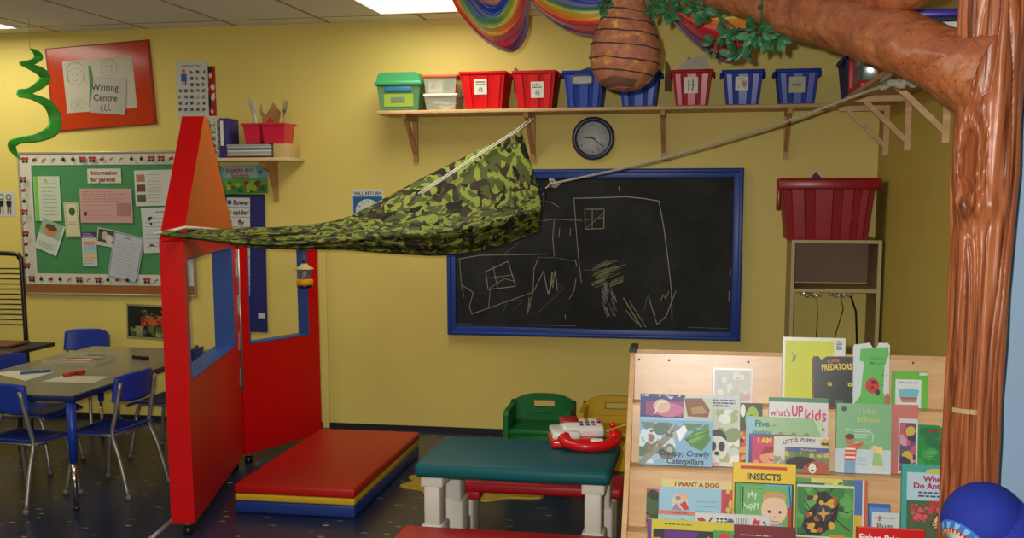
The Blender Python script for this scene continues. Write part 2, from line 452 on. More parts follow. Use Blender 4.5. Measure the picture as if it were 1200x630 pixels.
slab('wall_front', (XL, YB-.1, 0), (2.6, YB, ZC), YELLOW)
slab('baseboard_back', (XL, D-.012, 0), (XR, D, 0.03), M((30, 30, 36)))
p = P(381, 400, Y=D)
slab('trim_1', (p.x-.022, D-.018, 0.0), (p.x+.022, D, 1.22), CREAM)
# ------------------------------------------------------------------ ceiling lamps
GLOW = M((255, 250, 226), emit=2.2, var=0.0)
for i, (lx, ly) in enumerate(LAMPS):
    t = thing('ceiling_lamp', ['lit fluorescent ceiling panel above the rainbow cloth and camouflage hammock', 'lit fluorescent ceiling panel above the green paper spiral', 'added unseen fluorescent ceiling panel over the middle of the room', 'added unseen fluorescent ceiling panel over the table end of the room', 'added unseen fluorescent ceiling panel behind the camera by the pillar', 'added unseen fluorescent ceiling panel behind the camera by the far wall'][i], 'ceiling lamp', at(lx, ly, ZC))
    f = MB()
    for s in (-1, 1):
        f.box((s*.295, 0, -.008), (.025, 1.22, .016), WHITE); f.box((0, s*.598, -.008), (.565, .025, .016), WHITE)
    f.build('frame', t)
    MB().box((0, 0, -.006), (.565, 1.17, .006), GLOW).build('diffuser', t)
# ------------------------------------------------------------------ tree trunk with branches
TX, TY = 0.652, 2.80
def px_r(z):
    return lerp_px([(0, .072), (.6, .068), (1.0, .065), (1.35, .069), (1.55, .074), (1.75, .074), (1.9, .078), (2.1, .078), (2.53, .085)], z)[0]
def trunk_pt(u, v):
    th = 2*PI*u; z = v*2.53
    warp = 0.55*noise.noise(Vector((math.cos(th)*1.1, math.sin(th)*1.1, z*1.3)))
    kth = (th + PI*0.72 + PI) % (2*PI) - PI           # knot turned to the left of the camera side
    dz = (z-1.578)/0.082; da = (kth*0.07+0.010*noise.noise(Vector((z*22, 1, 7))))/0.017
    d = math.hypot(dz, da)
    swirl = math.exp(-(d/2.6)**2)
    k = 21
    g = abs(math.sin(k*(th+warp+0.5*swirl*math.copysign(1, da))/2 + 1.1*noise.noise(Vector((th*2, z*2.2, 3)))))
    r = px_r(z) + 0.0075*(g**0.45-0.7) + 0.005*noise.noise(Vector((math.cos(th)*3, math.sin(th)*3, z*6)))
    r += 0.017*math.exp(-((d-1.3)/0.45)**2) - 0.066*math.exp(-(d/0.85)**10)
    r += 0.020*math.exp(-((z-1.478)/0.035)**2-((kth-.3)*0.07/0.045)**2)
    if abs(d-1.1) < 1.2: r += 0.006*noise.noise(Vector((kth*14, z*26, 5)))
    return (r*math.cos(th), r*math.sin(th), z)
tree = thing('artificial_tree', 'sculpted brown artificial tree with a hollow knot in front of the blue wall', 'tree', at(TX, TY, 0))
MB().sheet(trunk_pt, 260, 520, BARK).build('trunk', tree)
def branch(pts, rads, name, seed):
    m = len(rads)-1; vs = []
    n = 72; mb = MB(); base = Vector((TX, TY, 0)); x = None
    N_ = 200; c = smooth_curve(pts, N_)
    rr = [lerp_px([(i/m, q) for i, q in enumerate(rads)], k/(N_-1))[0] for k in range(N_)]
    for i in range(N_):
        t = (c[min(i+1, N_-1)]-c[max(i-1, 0)]).normalized()
        if x is None: x = t.cross(Vector((0, 0, 1))).normalized()
        x = (x-t*x.dot(t)).normalized(); y = t.cross(x)
        for j in range(n):
            a = 2*PI*j/n
            q = c[i]+x*math.cos(a)*rr[i]+y*math.sin(a)*rr[i]
            k = 1+0.13*noise.noise(q*9+Vector((seed, 0, 0)))+0.05*noise.noise(q*30)+0.05*abs(noise.noise(Vector((a*2.2, i*.05, seed))))+0.018*noise.noise(q*70)
            vs.append(c[i]+(q-c[i])*k-base)
    fs = [(i*n+j, i*n+(j+1) % n, (i+1)*n+(j+1) % n, (i+1)*n+j) for i in range(N_-1) for j in range(n)]
    fs.append(tuple(range((N_-1)*n, N_*n)))
    mb.add(vs, fs, BRANCH, True)
    return mb.build(name, tree)
branch([P(1165, 88, Y=2.80), P(1128, 78, Y=2.84), P(1090, 64, Y=2.9), P(1040, 45, Y=3.05), P(980, 27, Y=3.3), P(910, 10, Y=3.6), P(860, -4, Y=3.8), P(800, -18, Y=4.0), P(735, -28, Y=4.12), P(690, -34, Y=4.2)],
       [.12, .095, .080, .078, .075, .066, .056, .05, .045, .035], 'branch', 1)
branch([P(1160, -75, Y=2.80), P(1122, -48, Y=2.86), P(1084, -22, Y=2.95), P(1038, -8, Y=3.1), P(985, -20, Y=3.3), P(900, -55, Y=3.5)],
       [.08, .06, .053, .053, .05, .045], 'branch', 2)
tp = MB()
pa = [trunk_pt(u, P(1119, 482, Y=2.735).z/2.53) for u in [0.60+0.018*i for i in range(9)]]
tp.add([Vector((x*1.03, y*1.03, z+dz)) for x, y, z in pa for dz in (-.006, .006)], [(2*i, 2*i+2, 2*i+3, 2*i+1) for i in range(8)], M((176, 150, 110), rough=.4), True)
o = tp.build('tape', tree); o['label'] = 'strip of pale tape stuck on the trunk'
# ------------------------------------------------------------------ bee hive
hv = P(733, 0, Y=4.12)
t = thing('hanging_beehive', 'papier mache beehive with wire rings hanging from the tree branch', 'beehive', at(hv.x, hv.y, 0))
S = (hv-CAM).length/FPX
prof = [(0, 108), (8, 107.5), (19, 104), (29, 96), (37, 83), (39.5, 70), (39.5, 58), (37, 46), (33, 36), (29, 26), (24, 12), (19, 0), (15, -14), (12, -30)]
def hz(y): return P(733, y, Y=hv.y).z
def hive_r(y):
    for (r0, y0), (r1, y1) in zip(prof, prof[1:]):
        if y0 >= y >= y1:
            return r0+(r1-r0)*(y0-y)/(y0-y1)
    return prof[-1][0]
hp = []
for i in range(71):
    y = 108-138*i/70; hp.append((hive_r(y)*S, y))
vs = []; n = 48
for r, y in hp:
    for j in range(n):
        a = 2*PI*j/n; z = hz(y)
        k = 1+.045*noise.noise(Vector((math.cos(a)*2, math.sin(a)*2, z*9)))
        vs.append((r*k*math.cos(a), r*k*math.sin(a), z))
MB().add(vs, [(i*n+j, i*n+(j+1) % n, (i+1)*n+(j+1) % n, (i+1)*n+j) for i in range(70) for j in range(n)], HIVE, True).build('hive_body', t)
WIRE = M((58, 46, 44), rough=.7)
for y in (14, 26, 40, 56, 72, 86):
    pts = []
    for j in range(36):
        a = 2*PI*j/36; yy = y+4.5*math.cos(a)+1.5*noise.noise(Vector((a*2, y, 0)))
        r = hive_r(yy)*S*1.012; pts.append((r*math.cos(a), r*math.sin(a), hz(yy)))
    MB().tube(pts, .0026, WIRE, 6, closed=True).build('wire_ring', t)
pat = []
for i in range(4):
    for j in range(9):
        y = 106.5-15*i/3*(1-.35*abs(j-4)/4); a = -2.75+1.75*j/8; r = hive_r(y)*S*1.045+.001
        pat.append((r*math.cos(a), r*math.sin(a), hz(y)))
o = MB().add(pat, [(i*9+j, i*9+j+1, (i+1)*9+j+1, (i+1)*9+j) for i in range(3) for j in range(8)], M((120, 84, 62), rough=.8, bump=.4), True).build('entrance_patch', t)
o['label'] = 'dull brown patch at the bottom of the hive'
MB().tube([(0, 0, hz(-14)), (0, 0, hz(-34))], .006, ROPE).build('hanging_cord', t)
# ------------------------------------------------------------------ rainbow silks and ivy
def cloth(name, label, cat, rows, mat, nu, nv, folds, fold_amp, bulge, group=None, uvs=(1, 1), thick=0.0012, seed=0):
    """rows: list of control curves (3-D points), first at v=0, last at v=1"""
    cs = [smooth_curve(r, nu+1) for r in rows]; m = len(rows)-1
    base = cs[0][0].copy()
    def fn(u, v):
        i = int(round(u*nu)); t = v*m; k = min(int(t), m-1); f = t-k
        Q = lambda q: cs[max(0, min(m, q))][i]
        a, b_, c, d = Q(k-1), Q(k), Q(k+1), Q(k+2)
        p = 0.5*((2*b_)+(c-a)*f+(2*a-5*b_+4*c-d)*f*f+(3*b_-a-3*c+d)*f**3)
        w = math.sin(PI*min(1, max(0, v)))
        off = -bulge*w*math.sin(PI*u)**0.7 + fold_amp(u, v)*(math.sin(2*PI*(folds*v+0.8*noise.noise(Vector((u*2.5, v*2, seed)))))) + 0.25*fold_amp(u, v)*noise.noise(Vector((u*9, v*9, seed+4)))
        return p + Vector((0, off, 0)) - base
    mb = MB().sheet(fn, nu, nv, mat, uvscale=uvs)
    o = mb.build(name, None, Matrix.Translation(base))
    s = o.modifiers.new('thickness', 'SOLIDIFY'); s.thickness = thick; s.offset = 0
    return tag(o, label, cat, group)
def L(pts, Y): return [P(x, y, Y=Y+dy) for x, y, dy in [(q+(0,))[:3] for q in pts]]
YS = 4.55
cloth('rainbow_cloth', 'rainbow silk cloth bunched to a point under the ceiling lamp', 'cloth',
      [L([(548, -72), (556, -30), (575, -6), (590, -10), (608, -74)], YS+.10), L([(540, -72), (550, -12), (577, 22), (600, 2), (612, -74)], YS),
       L([(530, -72), (541, 0), (575, 44), (612, 22), (624, -74)], YS-.02), L([(516, -72), (530, 0), (560, 41), (592, 60), (608, 57), (619, 34), (621, 0), (630, -74)], YS+.04)],
      SILK, 80, 60, 5, lambda u, v: .032*math.sin(PI*u)**.5, .06, 'rainbow cloths under the ceiling', seed=1)
cloth('rainbow_cloth', 'rainbow silk cloth swagged between the pointed one and the beehive', 'cloth',
      [L([(590, -75), (640, -25), (690, -4), (740, -25), (790, -75)], YS+.10), L([(588, -75), (635, -8), (695, 12), (745, -8), (800, -75)], YS),
       L([(585, -75), (630, 4), (695, 28), (750, 6), (805, -75)], YS-.02), L([(580, -75), (618, -4), (655, 30), (690, 42), (722, 40), (765, 0), (810, -75)], YS+.04)],
      SILK2, 60, 48, 4, lambda u, v: .016*math.sin(PI*u)**.5, .05, 'rainbow cloths under the ceiling', seed=2)
cloth('rainbow_cloth', 'rainbow silk cloth swagged behind the ivy and the branch', 'cloth',
      [L([(730, -75), (790, -30), (850, -8), (900, -30), (950, -75)], YS+.20), L([(725, -75), (790, -8), (845, 12), (900, -5), (955, -75)], YS+.1),
       L([(722, -75), (780, 2), (848, 34), (908, 8), (960, -75)], YS+.08), L([(718, -75), (765, -5), (800, 38), (835, 66), (862, 71), (893, 45), (925, 0), (965, -75)], YS+.14)],
      SILK2, 60, 48, 4, lambda u, v: .014*math.sin(PI*u)**.5, .05, 'rainbow cloths under the ceiling', seed=3)
LEAF = M((38, 92, 52), rough=.45, var=.35, scale=6); LEAF2 = M((66, 118, 78), rough=.45, var=.3, scale=6)
STEM = M((52, 92, 50), rough=.6)
def ivy(label, stems, nl, seed):
    rnd = random.Random(seed)
    base = stems[0][0]
    t = thing('ivy_garland', label, 'ivy', Matrix.Translation(base), 'ivy on the tree branch')
    sm = MB(); lf = MB()
    for st in stems:
        c = smooth_curve(st, 40)
        sm.tube([p-base for p in c], .0035, STEM, 5)
        for k in range(nl):
            p = c[rnd.randrange(2, 40)]-base
            s = rnd.uniform(.018, .032); dirv = Vector((rnd.uniform(-1, 1), rnd.uniform(-.7, .3), rnd.uniform(-1.1, .5))).normalized()
            nrm = Vector((rnd.uniform(-.5, .5), -1, rnd.uniform(-.3, .7))); x = dirv.cross(nrm).normalized(); nn = x.cross(dirv)
            q = p+dirv*.012
            pts = [q, q+dirv*s*.5+x*s*.42, q+dirv*s*1.1+x*s*.36, q+dirv*s*1.6, q+dirv*s*1.1-x*s*.36, q+dirv*s*.5-x*s*.42, q+dirv*s*.8+nn*s*.16]
            lf.add(pts, [(0, 1, 6), (1, 2, 6), (2, 3, 6), (3, 4, 6), (4, 5, 6), (5, 0, 6)], LEAF if rnd.random() < .65 else LEAF2, False)
            sm.tube([p, q], .0015, STEM, 4)
    sm.build('stem', t); lf.build('leaves', t)
YI = 3.95
ivy('green ivy spray trailing over the rainbow cloth right of the beehive', [[P(795, -20, Y=YI), P(800, 2, Y=YI-.05), P(822, 8, Y=YI-.08), P(845, 20, Y=YI-.08), P(868, 40, Y=YI-.08)], [P(775, -12, Y=YI), P(780, 6, Y=YI-.06), P(790, 14, Y=YI-.06)], [P(815, -10, Y=YI), P(812, 8, Y=YI-.06), P(832, 16, Y=YI-.06)]], 22, 3)
ivy('green ivy spray hanging lowest under the thick branch', [[P(893, -14, Y=3.52), P(892, 20, Y=3.52), P(886, 40, Y=3.6), P(878, 66, Y=3.68)], [P(890, 34, Y=3.56), P(900, 46, Y=3.6), P(912, 42, Y=3.6)], [P(884, 34, Y=3.56), P(858, 36, Y=3.7), P(842, 44, Y=3.75), P(838, 60, Y=3.75)], [P(888, 38, Y=3.56), P(872, 50, Y=3.7), P(866, 62, Y=3.7)]], 17, 5)
ivy('small green ivy spray just left of the beehive neck', [[P(712, -22, Y=YI), P(706, 0, Y=YI-.03), P(716, 10, Y=YI-.03)], [P(765, -20, Y=YI), P(762, 4, Y=YI-.05), P(770, 10, Y=YI-.05)]], 8, 8)
# ------------------------------------------------------------------ red playhouse screen
A0 = Vector((-2.215, 4.226, 0)); H0 = Vector((-2.522, 5.407, 0)); B1 = Vector((-2.285, 5.985, 0))
d1 = (H0-A0); L1 = d1.length; d1.normalize(); n1 = Vector((d1.y, -d1.x, 0))       # n1 points to the right face
TH = 0.10
F1 = Matrix((( d1.x, 0, n1.x, A0.x), (d1.y, 0, n1.y, A0.y), (0, 1, 0, 0), (0, 0, 0, 1)))   # s, z, out
d2 = (B1-H0); L2 = d2.length; d2.normalize(); n2 = Vector((d2.y, -d2.x, 0))
H2 = H0 + d2*0.012
F2 = Matrix(((d2.x, 0, n2.x, H2.x), (d2.y, 0, n2.y, H2.y), (0, 1, 0, 0), (0, 0, 0, 1)))
t = thing('playhouse_screen', 'red hinged wooden playhouse screen with blue lined windows and orange gable', 'playhouse screen', at(A0.x, A0.y, 0))
inv = Matrix.Translation(-A0)
def panel(Ls, z0, z1, w, th, F, name, bev=.008):
    mb = MB(); ws, we, wz0, wz1 = w; T = inv @ F
    for a, c in (((0, z0), (Ls, wz0)), ((0, wz1), (Ls, z1)), ((0, wz0), (ws, wz1)), ((we, wz0), (Ls, wz1))):
        mb.box(((a[0]+c[0])/2, (a[1]+c[1])/2, -th/2), (c[0]-a[0], c[1]-a[1], th), RED, T=T)
    o = mb.build(name, t)
    lm = MB(); e = .006
    for a, c in (((ws, wz0), (we, wz0+e)), ((ws, wz1-e), (we, wz1)), ((ws, wz0), (ws+e, wz1)), ((we-e, wz0), (we, wz1))):
        lm.box(((a[0]+c[0])/2, (a[1]+c[1])/2, -th/2), (c[0]-a[0], c[1]-a[1], th+.004), FRAMEBLUE, T=T)
    lo = lm.build('window_lining', o); lo['label'] = 'blue painted window lining'
    return o
panel(L1, .06, 1.30, (.055, 1.075, .69, 1.222), TH, F1, 'side_panel')
panel(L2-.012, .06, 1.30, (.06, .525, .67, 1.21), .075, F2, 'back_panel')
o = MB().prism([(0.0, 1.302), (1.13, 1.302), (.60, 1.858), (.52, 1.858)], -TH, 0, ORANGE, RED, inv @ F1).build('gable', t); o['label'] = 'orange triangular gable with red edges'
hm = MB()
hm.tube([inv @ F1 @ Vector((L1+.004, z, .006)) for z in (.42, 1.2)], .007, STEEL, 8)
for z in (.5, .7, .9, 1.1):
    hm.box((0, 0, 0), (.03, .10, .003), STEEL, T=inv @ F1 @ Matrix.Translation((L1-.012, z, .002)))
hm.build('hinge', t)
for s_, z_ in ((.02, 1), (L1-.05, 1)):
    c = MB(); b0 = inv @ F1 @ Vector((s_, .07, -TH)); b1 = b0+Vector((-.062, -.07, -.062)) if s_ < .5 else b0+Vector((-.08, .02, -.06))
    c.tube([b0, b0+(b1-b0)*.9, b1], [.011, .011, .015], STEEL, 10); c.lathe([(0, -.01), (.02, -.01), (.016, .004), (0, .008)], STEEL, 14, Matrix.Translation((b1.x, b1.y, .011)))
    c.build('foot_brace', t)
for f, s_ in ((F1, .05), (F1, L1-.06), (F2, L2-.1), (F2, .06)):
    c = MB(); q = inv @ f @ Vector((s_, .03, -.04)); c.box((q.x, q.y, .05), (.03, .03, .022), STEEL, .003)
    c.lathe([(0, 0), (.02, 0), (.024, .012), (.02, .035), (0, .04)], BLACKTUBE, 14, Matrix.Translation((q.x, q.y, 0))); c.build('glide', t)
# toy lantern hung in the back window
lp = inv.inverted() @ (inv @ F2 @ Vector((.455, 0, .0)))
lz = P(357, 322, Y=lp.y)
lp = Vector((lp.x, lp.y, 0)) + n2*.045
lp = Vector((P(357, 322, Y=lp.y).x, lp.y, P(357, 322, Y=lp.y).z))
t = thing('toy_lantern', 'yellow based toy lantern hanging in the blue playhouse window', 'lantern', Matrix.Translation(lp))
MB().lathe([(0, -.075), (.04, -.075), (.046, -.07), (.046, -.058), (.044, -.056)], BLACKTUBE, 20).lathe([(.045, -.058), (.047, -.052), (.047, -.028), (.042, -.022), (0, -.022)], M((226, 150, 20), rough=.35), 20).build('base', t)
MB().lathe([(.036, -.022), (.038, .012), (.034, .032), (.03, .036)], M((225, 225, 220), rough=.08, trans=.85, spec=.6), 20).build('globe', t)
MB().lathe([(.012, -.02), (.012, .02), (0, .024)], M((240, 240, 235), rough=.2), 12).build('bulb', t)
MB().lathe([(.058, .034), (.05, .04), (.022, .058), (.014, .066), (0, .068)], M((196, 180, 120), rough=.35), 20).build('cap', t)
ztop = 1.203
ch = MB(); zz = .066; k = 0
ch.tube([(0, 0, .066), (0, 0, .09)], .012, BLACKTUBE, 8)
while lp.z+zz < ztop+.05:
    a = R(90)*(k % 2); pts = [(math.cos(q)*.007*math.cos(a), math.cos(q)*.007*math.sin(a), zz+.011+.014*math.sin(q)) for q in [2*PI*j/10 for j in range(10)]]
    ch.tube(pts, .0028, M((120, 116, 100), rough=.4, metal=.6), 5, closed=True); zz += .019; k += 1
ch.build('chain', t)
# ------------------------------------------------------------------ camouflage hammock
top = [P(190, 270, Y=4.10), P(230, 269, Y=4.42), P(280, 267, Y=4.80), P(340, 265, Y=4.95), P(395, 258, Y=5.12), P(430, 243, Y=5.27), P(500, 206, Y=5.55), P(560, 176, Y=5.78), P(610, 152, Y=6.02)]
mid = [P(190, 273, Y=4.07), P(232, 275, Y=4.38), P(281, 276, Y=4.73), P(340, 275, Y=4.86), P(398, 270, Y=5.0), P(440, 262, Y=5.1), P(510, 248, Y=5.2), P(578, 236, Y=5.32), P(631, 222, Y=5.50)]
low = [P(190, 275, Y=4.06), P(234, 279, Y=4.36), P(281, 284, Y=4.68), P(340, 286, Y=4.78), P(400, 283, Y=4.84), P(455, 279, Y=4.88), P(515, 274, Y=4.9), P(580, 262, Y=5.0), P(634, 248, Y=5.25)]
bot = [P(190, 277, Y=4.08), P(235, 281, Y=4.42), P(282, 288, Y=4.75), P(340, 292, Y=4.88), P(400, 293, Y=5.0), P(470, 298, Y=5.05), P(522, 299, Y=5.1), P(580, 289, Y=5.15), P(632, 270, Y=5.35)]
hm = thing('camouflage_hammock', 'camouflage cloth hammock slung from the red playhouse to the tree rope', 'hammock', Matrix.Translation(top[0]))
hc = cloth('sling', 'x', 'x', [top, mid, low, bot], CAMO, 220, 70, 6, lambda u, v: (.018 if v > .36 else .018*(v/.36)**2)*min(1, .25+u*1.6)*min(1, (1-u)*8+.35), .0, uvs=(1.0, .62), thick=.003, seed=11)
for k_ in ('label', 'category'): del hc[k_]
hc.parent = hm; hc.matrix_parent_inverse = Matrix.Identity(4); hc.location = (0, 0, 0)
b0 = top[0]
cordm = M((226, 220, 204), rough=.8, var=.1)
G = lambda s_, z_, o_: F1 @ Vector((s_, z_, o_))
c = MB(); c.tube([G(-.012, 1.335, -TH-.01)-b0, G(-.014, 1.345, -TH/2)-b0, G(-.012, 1.36, .012)-b0, G(.3, 1.345, .012)-b0, G(.6, 1.328, .012)-b0, G(.95, 1.31, .012)-b0], .006, cordm, 8)
c.tube([G(-.012, 1.335, -TH-.01)-b0, G(.5, 1.33, -TH-.012)-b0, G(1.0, 1.315, -TH-.012)-b0, G(1.1, 1.312, .0)-b0, G(.95, 1.31, .012)-b0], .006, cordm, 8)
o = c.build('gable_cord', hm); o['label'] = 'white cord looped round the gable'
br_y = D-.20
c = MB()
for dx in (-2.0, 2.0):
    c.tube([P(624+dx, 139, Y=6.1)-b0, P(606+dx, 153, Y=5.96)-b0, P(560+dx, 182, Y=5.66)-b0, P(492+dx, 227, Y=5.28)-b0], .0042, cordm, 6)
o = c.build('edge_strap', hm); o['label'] = 'pair of white cords tied up to the shelf bracket'
c = MB(); e0 = P(633, 240, Y=5.4)
for zf in (222, 235, 250, 268):
    c.tube([P(631, zf, Y=5.42)-b0, P(640, 222, Y=5.45)-b0, P(648, 215, Y=5.48)-b0], .004, BLACKTUBE, 6)
c.build('gathering_cords', hm)
def twist_rope(pts, r, n, turns):
    c = smooth_curve(pts, n); mb = MB()
    for ph in (0, PI):
        q = []
        for i, p in enumerate(c):
            t_ = (c[min(i+1, n-1)]-c[max(i-1, 0)]).normalized(); x = t_.cross(Vector((0, 0, 1))).normalized(); y = t_.cross(x)
            a = ph+2*PI*turns*i/n; q.append(p+x*math.cos(a)*r*.55+y*math.sin(a)*r*.55)
        mb.tube([v-pts[0] for v in q], r*.62, ROPE, 6)
    return mb
rp = [P(643, 216, Y=5.46), P(760, 190, Y=5.05), P(900, 149, Y=4.6), P(1000, 113, Y=4.25), P(1034, 101, Y=4.05)]
ro = thing('tied_rope', 'beige twisted rope from the hammock up to the tree branch', 'rope', Matrix.Translation(rp[0]))
twist_rope(rp, .0062, 260, 80).build('long_rope', ro)
def reb(mb, name, p0):
    o = mb.build(name, ro); o.location = p0-rp[0]; return o
q = [P(1034, 102, Y=4.05), P(1046, 97, Y=4.0), P(1056, 100, Y=4.0), P(1064, 93, Y=3.98), P(1070, 99, Y=3.97), P(1076, 91, Y=3.95)]
reb(twist_rope(q, .013, 60, 9), 'knot', q[0])
q = [P(1037, 98, Y=4.02), P(1034, 94, Y=3.9), P(1045, 86, Y=3.6), P(1056, 74, Y=3.18)]
reb(twist_rope(q, .008, 60, 16), 'branch_tie', q[0])
q = [P(640, 220, Y=5.5), P(652, 215, Y=5.46), P(645, 210, Y=5.46), P(650, 219, Y=5.45), P(657, 213, Y=5.43)]
reb(twist_rope(q, .007, 40, 6), 'knot', q[0])
# ------------------------------------------------------------------ gym mat
mz = .14
c = [P(275, 564, Z=mz), P(409, 575, Z=mz), P(495, 506, Z=mz), P(377, 502, Z=mz)]
cx = sum((p.x for p in c))/4; cy_ = sum((p.y for p in c))/4
t = thing('folding_gym_mat', 'red topped folded gym mat with yellow and blue edges on the floor', 'gym mat', at(cx, cy_, 0, R(1)))
w, l = .595, 1.20
MB().box((0, 0, .117), (w, l, .046), M((180, 22, 12), rough=.42, var=.06, bump=.04, bscale=90), .012, 3).build('red_layer', t)
MB().box((0, 0, .077), (w-.004, l-.004, .034), M((206, 170, 30), rough=.45), .010, 3).build('yellow_layer', t)
MB().box((0, 0, .030), (w-.006, l-.006, .060), M((30, 56, 130), rough=.45), .012, 3).build('blue_layer', t)
# ------------------------------------------------------------------ yellow floor rug
t0 = P(540, 570, Z=0); pts = []
for i in range(72):
    a = 2*PI*i/72; rr = 1+.085*math.cos(a*9)
    pts.append((.40*rr*math.cos(a), .26*rr*math.sin(a)))
mb = MB().prism(pts, 0, .008, M((196, 166, 60), rough=.9, bump=.3), None)
tag(mb.build('floor_mat', None, at(t0.x+.10, t0.y+.04, 0)), 'mustard yellow scalloped play mat under the green table', 'mat')
# ------------------------------------------------------------------ picnic table
TEAL = M((14, 84, 90), rough=.5, spec=.22, var=.06, bump=.06, bscale=220)
GRAYW = M((206, 200, 190), rough=.55, var=.05)
BRED = M((172, 18, 30), rough=.45, spec=.4, var=.05, bump=.05, bscale=220)
tz = .5
q = [P(484, 549, Z=tz-.02), P(716, 557, Z=tz-.02), P(508, 510, Z=tz), P(715, 516, Z=tz)]
tx0, tx1 = q[0].x, q[1].x; ty0, ty1 = q[0].y, (q[2].y+q[3].y)/2
tcx, tcy = (tx0+tx1)/2, (ty0+ty1)/2; tw, tl = tx1-tx0, ty1-ty0
t = thing('picnic_table', 'small plastic picnic table with teal top and red benches', 'table', at(tcx, tcy, 0))
MB().box((0, 0, tz-.028), (tw, tl, .056), TEAL, .022, 4).build('tabletop', t)
for sx in (-1, 1):
    g = MB(); x = sx*(tw/2-.065)
    g.box((x-sx*.0, 0, tz-.075), (.085, tl*.92, .04), GRAYW, .006)
    for sy in (-1, 1):
        y = sy*(tl/2-.07)
        g.box((x, y, .345), (.062, .10, .19), GRAYW, .008)
        g.box((x-sx*.008*0, y, .13), (.085, .12, .26), GRAYW, .010)
    g.box((x, 0, .10), (.05, 1.05, .075), GRAYW, .010)
    for sy in (-1, 1): g.box((x, sy*(tl/2+.17), .12), (.07, .16, .24), GRAYW, .012)
    g.build('leg_frame', t)
for sy in (-1, 1):
    y = sy*(tl/2+.175); bm_ = MB().box((0, y, .262), (tw-.0 if sy > 0 else tw+.04, .22, .05), BRED, .018, 3)
    for sx in (-1, 1): bm_.box((sx*(tw/2-.1), y-.06, .225), (.07, .09, .04), BRED, .008)
    bm_.build('bench', t)
# toy telephone
pc = P(672, 521, Z=tz)
t = thing('toy_telephone', 'white and red toy telephone with curved red handset on the teal table', 'toy telephone', at(pc.x+.03, pc.y, tz, R(14)))
TR = M((206, 16, 22), rough=.22, spec=.6); TW = M((222, 220, 214), rough=.3)
b_ = MB(); b_.box((-.03, .02, .02), (.19, .17, .036), TR, .012, 3); b_.build('base', t)
b_ = MB(); b_.box((-.065, .015, .052), (.11, .15, .03), TW, .008, 2); b_.box((.01, .05, .060), (.17, .12, .046), TW, .014, 3, rot=Matrix.Rotation(R(10), 4, 'X')); b_.build('body', t)
MB().box((-.04, .075, .088), (.075, .055, .016), M((150, 24, 26), rough=.3), .006, 2, rot=Matrix.Rotation(R(10), 4, 'X')).build('speaker_cover', t)
kc = [(216, 40, 40), (40, 60, 160), (222, 190, 50), (30, 40, 110)]
for i in range(4):
    for j in range(3):
        x = .005+i*.024; y = .020+j*.026
        MB().box((x, y, .083+(y-.05)*.17), (.015, .017, .008), M(kc[(i*2+j) % 4] if (i > 1 or j == 2) else (70, 66, 66), rough=.35), .002).build('key', t)
hpts = smooth_curve([(-.075, -.055, .045), (-.06, -.085, .030), (.0, -.115, .022), (.08, -.11, .024), (.125, -.075, .036), (.13, -.04, .052)], 30)
MB().tube(hpts, [.020+.008*abs(2*i/29-1)**2 for i in range(30)], TR, 14).build('handset', t)
MB().box((.055, -.062, .03), (.05, .02, .02), TW, .003).build('lettering_block', t)
MB().tube(smooth_curve([(.10, -.02, .06), (.16, .0, .075), (.22, .02, .08), (.27, .03, .03), (.27, .02, .012)], 24), .0032, M((214, 170, 60), rough=.6), 6).build('pull_cord', t)
MB().lathe([(0, -.013), (.009, -.009), (.013, 0), (.009, .009), (0, .013)], TR, 14, Matrix.Translation((.125, -.005, .082))).build('cord_bead', t)
# ------------------------------------------------------------------ cube chairs by the wall
def cube_chair(name, label, col, px_l, px_r_, Y):
    a, c = P(px_l, 480, Y=Y), P(px_r_, 480, Y=Y); w = c.x-a.x
    t = thing(name, label, 'chair', at((a.x+c.x)/2, Y, 0), 'plastic cube chairs against the yellow wall')
    m = M(col, rough=.45, spec=.35, var=.05, bump=.05, bscale=200); hgt = P(630, 461, Y=Y).z; dp = w*.74; th = .028
    sh = MB()
    # back: rounded slab with a hand slot, bowed at the top
    def back(th_off):
        return th_off
    n = 24; zs0, zs1 = hgt-.075, hgt-.035
    hw = w/2
    rows = []
    for z0, z1, cut in ((.0, zs0, False), (zs0, zs1, True), (zs1, hgt, False)):
        for k in range(n):
            x0, x1 = -hw+w*k/n, -hw+w*(k+1)/n; xm = (x0+x1)/2
            if cut and abs(xm) < w*.16: continue
            zt = [z1, z1]
            if not cut and z1 == hgt: zt = [hgt-.045*abs(x/hw)**3 for x in (x0, x1)]
            bow = [-.03*abs(x/hw)**4 for x in (x0, x1)]
            vs = [(x0, bow[0], z0), (x1, bow[1], z0), (x1, bow[1]+th, z0), (x0, bow[0]+th, z0), (x0, bow[0], zt[0]), (x1, bow[1], zt[1]), (x1, bow[1]+th, zt[1]), (x0, bow[0]+th, zt[0])]
            sh.add(vs, [(0, 1, 5, 4), (2, 3, 7, 6), (4, 5, 6, 7), (3, 2, 1, 0), (0, 4, 7, 3), (1, 2, 6, 5)], m)
    sh.build('backrest', t)
    for s in (-1, 1):
        sp = MB(); pol = [(0, 0), (-dp, 0), (-dp, hgt*.80), (-dp+.03, hgt*.86), (-.12, hgt*.87), (0, hgt-.045)]
        T = Matrix(((0, 0, 1, s*(hw-th/2)-th/2), (1, 0, 0, 0), (0, 1, 0, 0), (0, 0, 0, 1)))
        sp.prism(pol, 0, th, m, None, T).build('side', t)
    MB().box((0, -dp/2, hgt*.56), (w-th*2, dp-.01, .03), m, .008).build('seat', t)
    MB().box((0, -dp*.80, hgt*.27), (w-th*2, .02, hgt*.54), m, .006).build('front_panel', t)
    MB().box((0, .002, hgt*.72), (w*.84, .012, .012), m, .004).build('back_rib', t)
    return t
cube_chair('cube_chair', 'dark green plastic cube chair behind the teal table', (22, 112, 52), 600, 675, 5.85)
